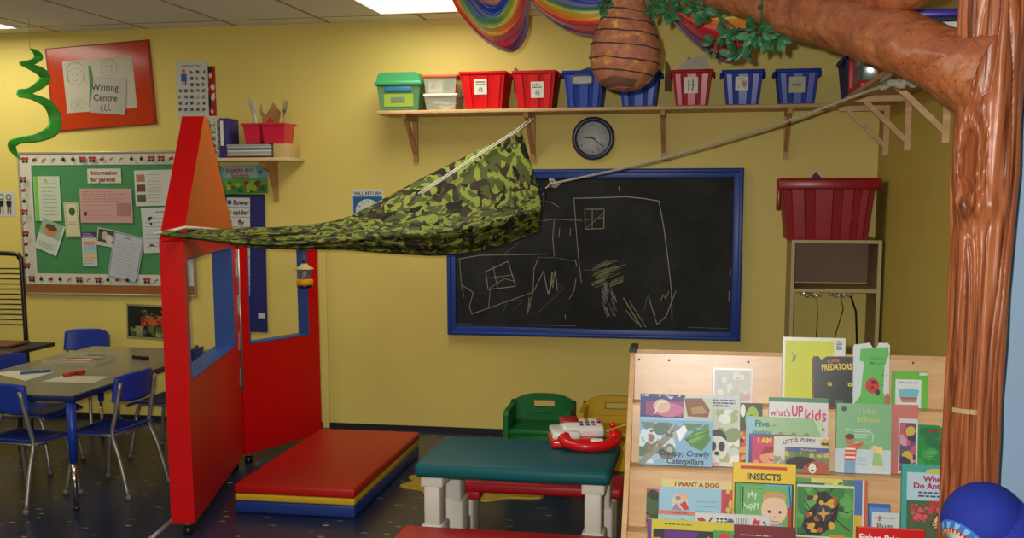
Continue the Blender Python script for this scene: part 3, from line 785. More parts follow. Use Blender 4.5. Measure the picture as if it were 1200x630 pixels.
cube_chair('cube_chair', 'yellow plastic cube chair half hidden by the book display', (206, 166, 30), 684, 759, 5.85)
# ------------------------------------------------------------------ activity table on the left
t = thing('activity_table', 'grey topped kids table with dark blue rim and blue legs', 'table', at(-3.35, 5.22, 0))
ax0, ax1, ay0, ay1, az = -3.76, -2.935, 4.475, 5.965, .56
ox, oy = -3.35, 5.22
TT = M((136, 130, 100), rough=.25, spec=.55, var=.06, scale=40)
MB().box(((ax0+ax1)/2-ox, (ay0+ay1)/2-oy, az-.003), (ax1-ax0-.012, ay1-ay0-.012, .006), TT).build('tabletop', t)
MB().box(((ax0+ax1)/2-ox, (ay0+ay1)/2-oy, az-.019), (ax1-ax0, ay1-ay0, .029), M((22, 36, 80), rough=.4), .006, 2).build('rim', t)
for lx in (ax0+.07, ax1-.035):
    for ly in (ay0+.03, ay1-.05):
        o = MB().tube([(lx-ox, ly-oy, az-.03), (lx-ox, ly-oy, .23)], [.024, .018], M((24, 62, 160), rough=.35), 14).build('leg', t)
        MB().tube([(lx-ox, ly-oy, .235), (lx-ox, ly-oy, .012)], [.0125, .0095], CHROME, 12).build('leg_tip', o)
        MB().lathe([(0, 0), (.016, 0), (.016, .012), (.010, .016)], BLACKTUBE, 12, Matrix.Translation((lx-ox, ly-oy, 0))).build('foot', o)
# school chairs
def school_chair(label):
    t = thing('school_chair', label, 'chair', None, 'small blue school chairs round the grey table')
    w = .33
    def seat(u, v):
        x = (u-.5)*w*(1-.10*(1-v)); y = -.15+v*.32
        z = .325-.016*math.cos(PI*(u-.5))*math.sin(PI*min(1, v*1.1))+(.018*(1-v*4)**2 if v < .25 else 0)-(.022*((v-.8)/.2)**2 if v > .8 else 0)
        return (x, y, z)
    s = MB().sheet(seat, 16, 16, CHAIRBLUE).build('seat', t); md = s.modifiers.new('thickness', 'SOLIDIFY'); md.thickness = .009; md.offset = -1
    def back(u, v):
        x = (u-.5)*(w-.02)*(1-.06*v); c_ = (2*u-1)**2
        z = .475+v*.145+(-.018*c_*c_ if v > .9 else 0.012*c_*(v < .1)); return (x, -.175+.045*c_-.02*v, z)
    s = MB().sheet(back, 16, 10, CHAIRBLUE).build('backrest', t); md = s.modifiers.new('thickness', 'SOLIDIFY'); md.thickness = .010; md.offset = 1
    LG = M((150, 150, 140), rough=.35, metal=.6)
    for sx in (-1, 1):
        MB().tube(smooth_curve([(sx*.168, -.215, .008), (sx*.158, -.165, .20), (sx*.150, -.125, .315), (sx*.146, -.145, .42), (sx*.138, -.178, .58)], 22), .0105, LG, 10).build('leg', t)
        MB().tube(smooth_curve([(sx*.165, .155, .008), (sx*.15, .125, .18), (sx*.142, .10, .295), (sx*.140, .04, .312), (sx*.148, -.12, .312)], 22), .0105, LG, 10).build('leg', t)
    for sx in (-1, 1):
        for y in (-.215, .155): MB().lathe([(0, 0), (.014, 0), (.014, .02), (.011, .024)], M((120, 118, 110)), 10, Matrix.Translation((sx*(.168 if y < 0 else .165), y, 0))).build('foot_cap', t)
    MB().tube([(-.15, -.12, .312), (.15, -.12, .312)], .008, LG, 8).build('crossbar', t)
    return t
chairs = [(-3.29, 4.62, R(-8), 'blue school chair nearest the camera with its back to us at the grey table'),
          (-3.00, 4.88, R(84), 'blue school chair facing left at the near right corner of the grey table'),
          (-3.08, 5.62, R(88), 'blue school chair with its seat half hidden behind the red playhouse edge'),
          (-3.98, 6.12, R(184), 'blue school chair at the far side of the table against the yellow wall'),
          (-3.64, 5.22, R(-88), 'blue school chair at the left end of the grey table')]
sc0 = school_chair(chairs[0][3])
for i, (x, y, rz, lb) in enumerate(chairs):
    o = sc0 if i == 0 else copy_tree(sc0)
    o.matrix_world = at(x, y, 0, rz); o['label'] = lb
# old metal chair
mp_ = P(14, 300, Y=5.78)
t = thing('metal_bench', 'black tubular ladder back bench with thin rungs and dark slab seat', 'bench', at(-4.30, 5.78, 0))
bx1 = P(27, 340, Y=5.78).x+4.30; bz = P(10, 297, Y=5.78).z; bx0 = bx1-.62
MB().tube(smooth_curve([(bx1, 0, .02), (bx1, 0, .45), (bx1, 0, bz-.09), (bx1-.012, 0, bz-.025), (bx1-.07, 0, bz), (bx0+.07, 0, bz), (bx0+.012, 0, bz-.025), (bx0, 0, bz-.09), (bx0, 0, .45), (bx0, 0, .02)], 90), .014, BLACKTUBE, 10).build('back_frame', t)
for k in range(12):
    z = bz-.09-k*.031; MB().tube([(bx0, 0, z), ((bx0+bx1)/2, .03, z-.003), (bx1, 0, z)], .0045, BLACKTUBE, 6).build('rung', t)
sz = P(30, 408, Y=5.6).z
MB().box(((bx0+bx1)/2+.07, -.19, sz), (.86, .40, .022), M((44, 36, 32), rough=.5), .004).build('seat', t)
MB().box(((bx0+bx1)/2+.07, -.395, sz), (.86, .012, .026), M((120, 78, 42), rough=.5), .003).build('seat_edge', t)
for sx in (bx0+.02, bx1+.16):
    MB().tube(smooth_curve([(sx-.12, -.34, sz-.02), (sx, -.345, sz-.03), (sx+.03, -.35, sz-.09), (sx+.03, -.36, sz-.25), (sx+.02, -.36, .01)], 24), .014, BLACKTUBE, 10).build('leg', t)
MB().box((bx1-.06, -.16, sz+.022), (.26, .2, .012), M((110, 70, 40), rough=.6), .002).build('tray', t)
# ------------------------------------------------------------------ blackboard
tl, brr = P(527, 199, Y=D), P(867, 399, Y=D)
bx0, bx1, bz0, bz1 = -1.602, .178, .619, 1.634
bw, bh = bx1-bx0, bz1-bz0
BF = upright(((bx0+bx1)/2, D-.001, (bz0+bz1)/2))
t = thing('chalkboard', 'black chalkboard in a blue wooden frame covered in chalk drawings', 'chalkboard', BF)
MB().box((0, 0, .006), (bw-.06, bh-.06, .012), SLATE).build('board', t)
BFM = M((34, 66, 150), rough=.4, spec=.45, var=.05)
f = MB()
for sx in (-1, 1):
    f.box((sx*(bw/2-.028), 0, .014), (.056, bh, .028), BFM, .005); f.box((sx*(bw/2-.014), 0, .020), (.022, bh-.004, .040), BFM, .006)
for sy in (-1, 1):
    f.box((0, sy*(bh/2-.028), .0135), (bw-.04, .056, .027), BFM, .005); f.box((0, sy*(bh/2-.014), .0195), (bw-.004, .022, .039), BFM, .006)
f.build('frame', t)
ca = Art(bw, bh, .0128)
def cu(x, y):                   # photo pixel on the board -> u, v
    p = P(x, y, Y=D-.013); return ((p.x-bx0)/bw, (bz1-p.z)/bh)
def z3(pts): return [cu(500+x/2.74, 180+y/2.74) for x, y in pts]
CH = (150, 148, 138); CG = (138, 134, 84); CDIM = (104, 104, 100)
for pts, w, c in [
    ([(472, 143), (560, 141), (640, 138), (700, 144), (746, 152)], .006, CH), ([(473, 146), (479, 230), (487, 330), (497, 414)], .005, CH),
    ([(746, 152), (762, 240), (775, 340), (786, 440), (788, 536)], .006, CH), ([(508, 178), (570, 178), (569, 240), (509, 242), (508, 178)], .006, CG),
    ([(532, 178), (532, 240)], .005, CG), ([(508, 212), (570, 206)], .005, CG), ([(512, 240), (568, 190)], .004, CG), ([(368, 150), (400, 156), (425, 170)], .004, CH),
    ([(355, 218), (410, 210), (500, 214)], .005, CG), ([(410, 210), (405, 270), (410, 330)], .005, CH), ([(427, 240), (425, 265)], .005, CH), ([(462, 240), (461, 262)], .005, CH),
    ([(618, 106), (619, 120)], .006, CH), ([(102, 338), (170, 326), (280, 324), (390, 322)], .005, CH), ([(245, 326), (300, 282)], .004, CDIM),
    ([(106, 340), (112, 420), (120, 460)], .004, CH), ([(112, 420), (150, 445), (138, 490), (145, 514), (200, 495), (340, 445)], .005, CH), ([(360, 332), (345, 370), (342, 445), (325, 500)], .005, CH),
    ([(190, 378), (262, 345), (286, 425), (198, 436), (190, 378)], .006, CH), ([(214, 360), (228, 430)], .005, CH), ([(192, 400), (278, 388)], .004, CH), ([(200, 490), (205, 430), (250, 400), (285, 410)], .004, CH),
    ([(345, 440), (376, 376), (390, 450), (415, 380), (420, 440)], .006, CH), ([(395, 450), (404, 380)], .009, CH), ([(405, 430), (412, 376)], .008, CG), ([(360, 332), (420, 334), (480, 345)], .004, CDIM),
    ([(478, 340), (482, 362)], .006, CH), ([(330, 460), (324, 515), (336, 480)], .006, CG), ([(480, 400), (474, 440), (458, 466)], .005, CH), ([(400, 400), (440, 430), (380, 490), (350, 515)], .003, CDIM),
    ([(245, 514), (260, 470), (310, 470), (280, 500)], .003, CDIM), ([(712, 455), (740, 548), (770, 520), (800, 440)], .006, CH), ([(752, 470), (760, 452), (768, 466), (778, 440)], .006, CG), ([(708, 460), (700, 500)], .004, CDIM),
    ([(632, 462), (690, 556)], .009, CG), ([(650, 470), (705, 556)], .006, CG), ([(640, 500), (680, 550)], .006, CG), ([(505, 372), (560, 374)], .004, CDIM), ([(446, 515), (446, 530)], .005, CH), ([(330, 548), (480, 552)], .005, CDIM),
    ([(975, 370), (976, 390)], .004, CH), ([(972, 440), (970, 470)], .005, CH), ([(100, 545), (200, 550), (320, 548)], .004, CDIM), ([(840, 556), (965, 560)], .004, CDIM)]:
    ca.line(z3(pts), w*.75, c)
rnd = random.Random(4)
for k in range(34):
    y = 345+rnd.random()*75; x = 585+rnd.uniform(-38, 40); ca.line(z3([(x-22, y+10), (x+20, y-8)]), .003, CG)
for k in range(34):
    x = 590+rnd.uniform(-22, 18); y = 420+rnd.random()*90; ca.line(z3([(x-6, y-14), (x+4, y+14)]), .0025, CH)
ca.build('chalk_drawing', t)
# ------------------------------------------------------------------ long shelf with brackets
SZ = 1.972; SY0 = D-.31
xa = P(441, 131, Y=SY0).x; xb = P(975, 128, Y=SY0).x
t = thing('wall_shelf', 'long pine shelf over the chalkboard carrying the red and blue bins', 'shelf', at(xa, D, SZ))
MB().box(((XR-xa)/2, -.155, -.010), (XR-xa-.002, .31, .020), PINE, .003).build('board', t)
def bracket(x, par, zt, base, side=False, ln=.27, drop=.27, m=None):
    mb = MB(); m = m or PINEV; w = .028
    dx, dy = ((-1, 0) if side else (0, -1))
    q = lambda a, z: (base[0]+dx*a, base[1]+dy*a, z)
    up = (0, 1, 0) if side else (1, 0, 0)
    mb.bar(q(.014, zt), q(.014, zt-drop), w, w, m, up=(dx, dy, 0)); mb.bar(q(.0285, zt-.014), q(ln, zt-.014), w, w, m)
    mb.bar(q(.022, zt-drop+.05), q(ln-.05, zt-.026), w*.85, w*.85, m, up=(0, 0, 1))
    return mb.build('bracket', par)
for px in (488, 625, 778, 921):
    bracket(0, t, -.020, (P(px, 165, Y=D).x-xa, 0))
# side shelf along the right wall
t = thing('side_shelf', 'pine shelf along the right wall behind the tree branch', 'shelf', at(XR, 6.0, SZ))
MB().box((-.137, -1.25, -.010), (.27, 2.68, .020), PINE, .003).build('board', t)
for y in (6.07, 5.42, 4.56):
    bracket(0, t, -.020, (0, y-6.0), True, ln=.262, drop=.26, m=PINE)
# ------------------------------------------------------------------ storage bins
def bin_mesh(t, wt, wb, d, h, col, ribs=((-.36, .16), (0.0, .26), (.34, .18)), slot=True):
    m = M(col, rough=.5, spec=.2, var=.04); mr = M(tuple(min(255, int(v*1.06+4)) for v in col), rough=.3, spec=.4, var=.04); sh = MB(); th = .004
    k = wb/wt
    def ring(w, dd, z): return [(-w/2, -dd/2, z), (w/2, -dd/2, z), (w/2, dd/2, z), (-w/2, dd/2, z)]
    vs = ring(wb, d*k, 0)+ring(wt, d, h)+ring(wt-2*th, d-2*th, h)+ring(wb-2*th, d*k-2*th, th)
    fs = [(3, 2, 1, 0)]
    for a in (0, 4, 8):
        for j in range(4): fs.append((a+j, a+(j+1) % 4, a+4+(j+1) % 4, a+4+j))
    fs.append((12, 13, 14, 15)); sh.add(vs, fs, m)
    for u, w in ribs:                              # raised flat ribs on the long sides
        for s in (-1, 1):
            x0, x1 = (u-w/2), (u+w/2); e = .007
            f = lambda uu, z, o: (uu*(wb+(wt-wb)*z/h), s*(d*(k+(1-k)*z/h)/2+o), z)
            z0, z1 = .006, h-.022
            vs = [f(x0, z0, 0), f(x1, z0, 0), f(x1, z1, 0), f(x0, z1, 0), f(x0+.015, z0, e), f(x1-.015, z0, e), f(x1-.015, z1, e), f(x0+.015, z1, e)]
            fs = [(4, 5, 6, 7), (0, 1, 5, 4), (1, 2, 6, 5), (2, 3, 7, 6), (3, 0, 4, 7)]
            sh.add(vs, fs if s < 0 else [q[::-1] for q in fs], mr)
    o = sh.build('body', t)
    rm = MB(); rw = .010
    for s in (-1, 1):
        rm.box((0, s*(d/2+rw/2-.002), h-.006), (wt+2*rw-.004, rw, .018), m, .004); rm.box((s*(wt/2+rw/2-.002), 0, h-.006), (rw, d, .018), m, .004)
        rm.box((s*(wt/2+rw+.001), 0, h-.018), (.014, d*.42, .030), m, .005)
    rm.build('rim', t)
    return o
def label_card(t, u, v, w, h, d, art, lab, wt, wb, hh):
    """paper label on the front of a bin; u,v centre in fractions of the front"""
    z = hh*(1-v); k = wb/wt; kk = k+(1-k)*z/hh
    a = art; a.box((0, 0, 0), (w, h, .0008), M((222, 220, 206), rough=.5))
    o = a.build('label', t); tilt = math.atan2((d-d*k)/2, hh)
    o.matrix_local = Matrix.Translation((u*wt*kk, -d*kk/2-.0088, z)) @ Matrix.Rotation(R(90)+tilt, 4, 'X')
    if lab: o['label'] = lab
def bin_at(label, px0, px1, ytop, col, art=None, dy=0, group='bins on the long shelf', pxb=None, name='storage_bin', slot=True):
    Yf = D-.285+dy
    a, c = P(px0, ytop+6, Y=Yf), P(px1, ytop+6, Y=Yf); wt = c.x-a.x-.042; h = P((px0+px1)/2, ytop, Y=Yf).z-SZ
    t = thing(name, label, 'bin', at((a.x+c.x)/2, Yf+.125, SZ), group)
    wb = wt*.80; bin_mesh(t, wt, wb, .25, h, col)
    if art: label_card(t, art[0], art[1], art[2], art[3], .25, art[4](Art(art[2], art[3])), None, wt, wb, h)
    return t
def fake_words(seed):
    def f(a):
        a.scribble(.12, .10, .9, .42, 2, (40, 40, 44), .007, seed); a.ell(.5, .68, .2, .18, (190, 190, 190)); a.line([(.38, .8), (.45, .55), (.6, .6), (.62, .82)], .003, (60, 60, 60)); return a
    return f
CR, CB = (200, 10, 14), (26, 56, 156)
bin_at('red bin second box from the left group with a white label over the chalkboard corner', 535, 596, 84, CR, (-.05, .40, .074, .086, fake_words(1)))
bin_at('red bin directly above the shelf bracket left of the clock', 597, 655, 83, (192, 12, 20), (.08, .50, .074, .090, fake_words(2)))
b3 = bin_at('blue bin with a silvery handle slot left of the beehive', 656, 712, 83, CB)
o = MB(); o.tube([(x*.06, y*.026, 0) for x, y in [(math.copysign(abs(math.cos(a))**.5, math.cos(a)), math.copysign(abs(math.sin(a))**.5, math.sin(a))) for a in [2*PI*i/28 for i in range(28)]]], .006, M((70, 90, 150), rough=.25), 8, closed=True)
o.box((0, 0, -.001), (.115, .048, .003), M((170, 172, 168), rough=.3, var=.3, scale=30)); o = o.build('handle_slot', b3); o.matrix_local = Matrix.Translation((-.01, -.128, .155)) @ Matrix.Rotation(R(97), 4, 'X'); o['label'] = 'pale oval handle slot'
bin_at('blue bin half hidden behind the beehive', 720, 777, 83, CB)
def art_red(a):
    a.line([(.35, .2), (.33, .8)], .007, (50, 50, 50)).line([(.62, .15), (.66, .5), (.58, .85)], .007, (60, 60, 60)).line([(.4, .45), (.6, .5)], .006, (60, 60, 60)); return a
bin_at('dark red bin with a white label right of the beehive', 783, 839, 82, (168, 10, 26), (-.02, .42, .076, .088, art_red))
def art_pic(a):
    a.blobs(.2, .3, .9, .9, 8, [(196, 140, 140), (200, 170, 170), (150, 120, 130)], .006, .012, 3); a.line([(.2, .2), (.6, .12), (.8, .2)], .004, (50, 50, 60)); return a
bin_at('blue bin with a small picture label just right of the dark red bin', 843, 899, 82, CB, (-.03, .38, .070, .072, art_pic))
def art_tan(a):
    a.rect(0, 0, 1, 1, (176, 170, 130)); a.scribble(.2, .35, .85, .65, 1, (60, 60, 40), .012, 9); return a
bin_at('blue bin with a square tan label last before the shelf corner', 906, 965, 81, CB, (-.02, .44, .085, .085, art_tan))
# things sticking out of bins
Yc = D-.16
q = [P(676, 92, Y=Yc), P(676, 84, Y=Yc), P(712, 70, Y=Yc), P(730, 74, Y=Yc), P(730, 92, Y=Yc)]
MBf = MB().prism([(v.x-q[0].x, v.z-q[0].z) for v in q], -.004, .004, M((20, 84, 78), rough=.5), None, Matrix.Rotation(R(90), 4, 'X'))
tag(MBf.build('folder', None, Matrix.Translation(q[0])), 'dark teal folder standing up out of the blue bin by the beehive', 'folder')
q = [P(793, 92, Y=Yc), P(794, 80, Y=Yc), P(808, 68, Y=Yc), P(828, 64, Y=Yc), P(831, 92, Y=Yc)]
ob = MB().prism([(v.x-q[0].x, v.z-q[0].z) for v in q], -.001, .001, M((186, 180, 160), rough=.6), None, Matrix.Rotation(R(90), 4, 'X'))
ob.box((P(807, 68, Y=Yc).x-q[0].x, -.002, P(807, 68, Y=Yc).z-q[0].z), (.02, .002, .007), BLACKTUBE, rot=Matrix.Rotation(R(-38), 4, 'Y'))
tag(ob.build('paper_sheet', None, Matrix.Translation(q[0])), 'pale sheet of paper standing up out of the dark red bin', 'paper')
for px, lb, py in ((783, 'brown feather tip sticking up left of the dark red bin', 84), (606, 'small brown wedge peeping over the red bin by the clock', 86)):
    a, c, e = P(px-4, py+6, Y=Yc), P(px-3, py-15 if px > 700 else py-8, Y=Yc), P(px+5, py+6, Y=Yc)
    o = MB().prism([(v.x-a.x, v.z-a.z) for v in (a, c, Vector((c.x*.5+e.x*.5+.004, Yc, c.z*.5+e.z*.5+.012)), e, Vector((e.x, 0, e.z-.08)), Vector((a.x, 0, a.z-.08)))], -.003, .003, M((112, 80, 46), rough=.8, var=.3, scale=60), None, Matrix.Rotation(R(90), 4, 'X'))
    tag(o.build('feather' if px > 700 else 'wooden_wedge', None, Matrix.Translation(a)), lb, 'feather' if px > 700 else 'wedge')
# green lidded caddy at the left end
Yf = D-.285
a, c = P(441, 108, Y=Yf), P(493, 108, Y=Yf); w = c.x-a.x
t = thing('lidded_box', 'clear green storage box with a domed green lid at the shelf end', 'box', at((a.x+c.x)/2, Yf+.11, SZ))
zh = lambda y: P(467, y, Y=Yf).z-SZ
GB = M((96, 140, 100), rough=.18, spec=.6, alpha=.85)
bb = MB(); hb = zh(100)
bb.add([(-w*.43, -.10, 0), (w*.43, -.10, 0), (w*.43, .10, 0), (-w*.43, .10, 0), (-w*.48, -.115, hb), (w*.48, -.115, hb), (w*.48, .115, hb), (-w*.48, .115, hb)], [(3, 2, 1, 0), (0, 1, 5, 4), (1, 2, 6, 5), (2, 3, 7, 6), (3, 0, 4, 7)], GB)
bb.build('body', t)
MB().box((0, 0, hb*.35), (w*.74, .15, hb*.55), M((150, 168, 50), rough=.6, var=.2)).build('contents', t)['label'] = 'yellow green things inside'
ld = MB(); GL = M((62, 146, 92), rough=.35)
ld.box((0, 0, hb+.012), (w*1.06, .26, .026), GL, .008)
pr = [(-w*.50, hb+.02), (w*.50, hb+.02), (w*.46, hb+.062), (w*.40, hb+.075), (-w*.40, hb+.075), (-w*.46, hb+.062)]
ld.prism(pr, -.115, .115, GL, None, Matrix.Rotation(R(90), 4, 'X')); ld.build('lid', t)
MB().box((0, -.117, hb*.86), (w*.6, .012, .026), M((40, 110, 150), rough=.4), .003).build('latch', t)
an = Art(w*.66, hb*.5).rect(0, 0, 1, 1, (150, 176, 60)).rect(.22, .25, .72, .72, (120, 140, 110)).scribble(.26, .3, .7, .68, 2, (70, 90, 70), .004, 2)
o = an.build('label', t); o.matrix_local = Matrix.Translation((0, -.1085, hb*.42)) @ Matrix.Rotation(R(95), 4, 'X')
# two clear tubs
def tub(label, x0, x1, y0, y1, lidc, z0, content):
    a, c = P(x0, y1, Y=Yf), P(x1, y1, Y=Yf); w = (c.x-a.x)*.95; h = P((x0+x1)/2, y0, Y=Yf).z-P((x0+x1)/2, y1, Y=Yf).z
    t = thing('clear_tub', label, 'tub', at((a.x+c.x)/2, Yf+.10, z0), 'clear tubs stacked on the long shelf')
    g = M((205, 208, 190), rough=.12, spec=.6, alpha=.45)
    bb = MB(); hb = h-.018
    bb.add([(-w*.44, -.085, 0), (w*.44, -.085, 0), (w*.44, .085, 0), (-w*.44, .085, 0), (-w*.49, -.098, hb), (w*.49, -.098, hb), (w*.49, .098, hb), (-w*.49, .098, hb)], [(3, 2, 1, 0), (0, 1, 5, 4), (1, 2, 6, 5), (2, 3, 7, 6), (3, 0, 4, 7)], g)
    bb.build('body', t)
    MB().box((0, 0, hb+.009), (w*1.05, .21, .018), M(lidc, rough=.35), .005).build('lid', t)
    content(t, w, hb); return h
def c_low(t, w, h):
    mb = MB(); rnd = random.Random(3)
    for i in range(16): mb.box((rnd.uniform(-.3, .3)*w, rnd.uniform(-.05, .05), .012+h*.5*rnd.random()), (.06, .05, .012), M((226, 222, 206)), .002, rot=Matrix.Rotation(rnd.uniform(-.6, .6), 4, 'Y'))
    mb.build('contents', t)
def c_up(t, w, h):
    mb = MB(); mb.box((-w*.18, -.05, h*.42), (w*.42, .02, h*.6), M((224, 206, 180))); mb.box((-w*.26, -.062, h*.5), (w*.10, .004, h*.25), M((200, 70, 50)))
    mb.lathe([(0, 0), (.035, .006), (.03, .05), (0, .066)], M((40, 130, 60)), 10, Matrix.Translation((w*.2, -.04, h*.25))); mb.box((w*.36, -.05, h*.35), (w*.16, .03, h*.5), M((196, 90, 70))); mb.build('contents', t)
h1 = tub('clear tub of white pieces with a cream lid under the orange lidded tub', 496, 536, 107, 126.5, (206, 204, 186), SZ, c_low)
tub('clear tub of coloured toys with an orange lid on top of the cream lidded tub', 495, 536, 85, 107, (206, 84, 40), SZ+h1+.0015, c_up)
# bins and boxes on the side shelf
XS = XR-.26
def side_px(x, y): return P(x, y, X=XS)
t = thing('storage_bin', 'dull blue grey bin standing in the shelf corner behind the red box', 'bin', at(XR-.155, 5.86, SZ, R(0)), 'bins on the side shelf')
bin_mesh(t, .24, .20, .40, .20, (46, 52, 96))
t = thing('game_box', 'clear box with bright red lid ends tipped on its side on the corner shelf', 'box', at(XR-.15, 5.30, SZ))
MB().box((0, .26, .135), (.25, .02, .27), RED, .004).build('lid', t); MB().box((0, .04, .012), (.25, .42, .024), RED, .004).build('tray', t)
MB().box((0, .03, .125), (.225, .38, .20), M((110, 124, 112), rough=.15, spec=.6, var=.4, scale=12), .008).build('body', t)
t = thing('toy_bucket', 'small red bucket on the side shelf under the branch', 'bucket', at(XR-.17, 4.78, SZ))
MB().lathe([(0, 0), (.075, 0), (.095, .16), (.099, .16), (.099, .168), (.09, .168), (.072, .006), (0, .006)], M((214, 16, 20), rough=.3), 28).build('body', t)
MB().tube([(.097*math.cos(a), .097*math.sin(a)*.3-.0, .155-.06*math.sin(a)*0+.0) for a in [0, .5, 1, 1.5, 2, 2.5, PI]], .003, WHITE, 6).build('handle', t)
c0 = P(1100, 26, Y=4.25)
t = thing('storage_bin', 'dark bin with a purple lid and white label high up behind the tree', 'bin', at(XR-.15, 4.02, SZ, R(0)), 'bins on the side shelf')
hb = P(1090, 20, Y=3.78).z-SZ
bin_mesh(t, .26, .23, .46, hb, (40, 44, 66)); MB().box((0, 0, hb+.013), (.285, .49, .026), M((56, 40, 150), rough=.35), .006).build('lid', t)
a = Art(.20, .07).rect(0, 0, 1, 1, (206, 208, 204)); a.scribble(.3, .3, .95, .7, 1, (50, 50, 60), .012, 4); o = a.build('label', t); o.matrix_local = Matrix.Translation((-.01, -.240, hb-.052)) @ Matrix.Rotation(R(94), 4, 'X')
# ------------------------------------------------------------------ clock
pcx = P(695, 162, Y=D-.02); rad = (P(720, 162, Y=D-.02).x-P(670, 162, Y=D-.02).x)/2
t = thing('wall_clock', 'round wall clock with a dark slate rim and grey white dial', 'clock', upright((pcx.x, D-.0005, pcx.z)))
MB().lathe([(rad*.7, 0), (rad, 0), (rad*1.01, .012), (rad*.97, .030), (rad*.88, .036), (rad*.78, .028), (rad*.765, .016)], M((52, 56, 84), rough=.3, spec=.5), 48, caps=False).build('rim', t)
fa = Art(rad*1.56, rad*1.56, .0165); fa.lathe([(0, .004), (rad*.78, .004), (rad*.78, .016), (0, .016)], M((196, 200, 200), rough=.35), 48)
for k in range(12):
    an = R(90-30*(k if k else 12)); fa.text(str(k if k else 12), .5+.40*math.cos(an), .5-.40*math.sin(an), .075, (70, 74, 84), 0)
fa.build('dial', t)
for nm, an, ln, w in (('hour_hand', 173, .60, .006), ('minute_hand', -39, .80, .006), ('second_hand', -63, .80, .002)):
    h = MB(); c_, s_ = math.cos(R(an)), math.sin(R(an)); h.bar((-c_*.015, -s_*.015, .020), (c_*rad*.78*ln, s_*rad*.78*ln, .020), w, .0015, M((50, 54, 60)), up=(0, 0, 1)); h.build(nm, t)
# ------------------------------------------------------------------ cubby with coat hooks, crate on top
CYF = 6.02
c = [P(928, 281, Y=CYF), P(1034, 281, Y=CYF), P(928, 340, Y=CYF)]
cw = min(c[1].x, XR-.006)-c[0].x; ch = c[0].z; hs = c[0].z-c[2].z; cd_ = D-.004-CYF
t = thing('coat_cubby', 'tall pale cubby unit with a brown shelf box and coat hooks', 'cubby', at(c[0].x, CYF, 0))
PV = M((150, 128, 92), rough=.5); PE = M((188, 168, 120), rough=.5); PB = M((128, 96, 76), rough=.55)
for x in (.009, cw-.009):
    o = MB().box((x, cd_/2, ch/2), (.018, cd_, ch), PV).box((x, .001, ch/2), (.019, .004, ch), PE).build('side_panel', t)
MB().box((cw/2, cd_/2, ch-.009), (cw-.036, cd_, .018), PE).build('top', t)
MB().box((cw/2, cd_/2, ch-hs), (cw-.036, cd_, .018), PE).build('shelf', t)
MB().box((cw/2, cd_-.006, ch-hs/2), (cw-.036, .010, hs-.03), PB).build('back_panel', t)
MB().box((cw/2, cd_/2, .06), (cw-.036, cd_, .02), PV).build('bottom', t)
hooks = []
for px, yy in ((951, .20), (958, .27), (985, .20), (992, .27), (946, .33), (980, .33)):
    x = P(px, 345, Y=CYF+yy*.7).x-c[0].x; z = ch-hs-.009; h = MB(); yb = yy*.9
    h.box((x, yb, z-.004), (.02, .03, .008), STEEL)
    for s in (-1, 1): h.tube(smooth_curve([(x, yb, z-.006), (x+s*.004, yb, z-.028), (x+s*.018, yb, z-.045), (x+s*.034, yb, z-.036), (x+s*.040, yb, z-.014)], 14), .0036, CHROME, 7)
    h.build('coat_hook', t); hooks.append((c[0].x+x, CYF+yb, z-.045))
def strap(name, label, i, pxs, r, col, dx=0, extra=None):
    hx = hooks[i]; base = Vector(hx)
    pts = [Vector((0, 0, .0))]+[P(x, y, Y=hx[1])-base for x, y in pxs]
    pts[0] = Vector((pts[1].x*.25+dx, 0, 0))
    mb = MB().tube(pts, r, M(col, rough=.8), 6); tag(mb.build(name, None, Matrix.Translation(base)), label, 'string', 'strings on the coat hooks'); return mb
strap('hanging_string', 'thin dark string hanging straight down from the left coat hooks', 1, [(958, 372), (956, 400), (955, 440)], .0028, (60, 54, 36))
strap('hanging_string', 'thin string hanging slanted from the middle coat hooks with an orange bead', 2, [(988, 362), (980, 388), (970, 420), (966, 450)], .0028, (70, 60, 36))
strap('hanging_string', 'wide black strap hanging from the rightmost coat hook', 3, [(1003, 365), (1004, 400), (1005, 430)], .006, (14, 14, 16), .016)
# crate
YCr = 6.0
a, e, bz_ = P(914, 214, Y=YCr), P(1040, 214, Y=YCr), ch
w = e.x-a.x; h = P(975, 209, Y=YCr).z-ch
t = thing('lidded_crate', 'big dark red plastic crate on top of the coat cubby', 'crate', at((a.x+e.x)/2-.02, YCr+.2, ch))
wt, wb, dd = w-.07, (w-.07)*.86, .38
bin_mesh(t, wt, wb, dd, h, (142, 14, 28), ribs=((-.34, .16), (-.05, .22), (.22, .14), (.40, .10)))
MB().box((0, -dd/2-.012, h-.03), (w-.02, .024, .055), M((150, 16, 30), rough=.3), .006).build('front_rim', t)
MB().box((-wt/2-.016, -dd*.36, h-.10), (.024, .06, .14), M((142, 14, 28), rough=.3), .006).build('handle', t)
q = [P(x, y, Y=YCr+.1) for x, y in ((947, 212), (956, 201), (966, 212))]
o = MB().prism([(v.x-q[0].x, v.z-q[0].z) for v in (q[0], q[1], q[2])]+[(q[2].x-q[0].x, -.1), (0, -.1)], -.01, .01, M((30, 44, 90)), None, Matrix.Rotation(R(90), 4, 'X'))
tag(o.build('toy_block', None, Matrix.Translation(q[0])), 'dark blue corner of a toy poking out of the red crate', 'toy')
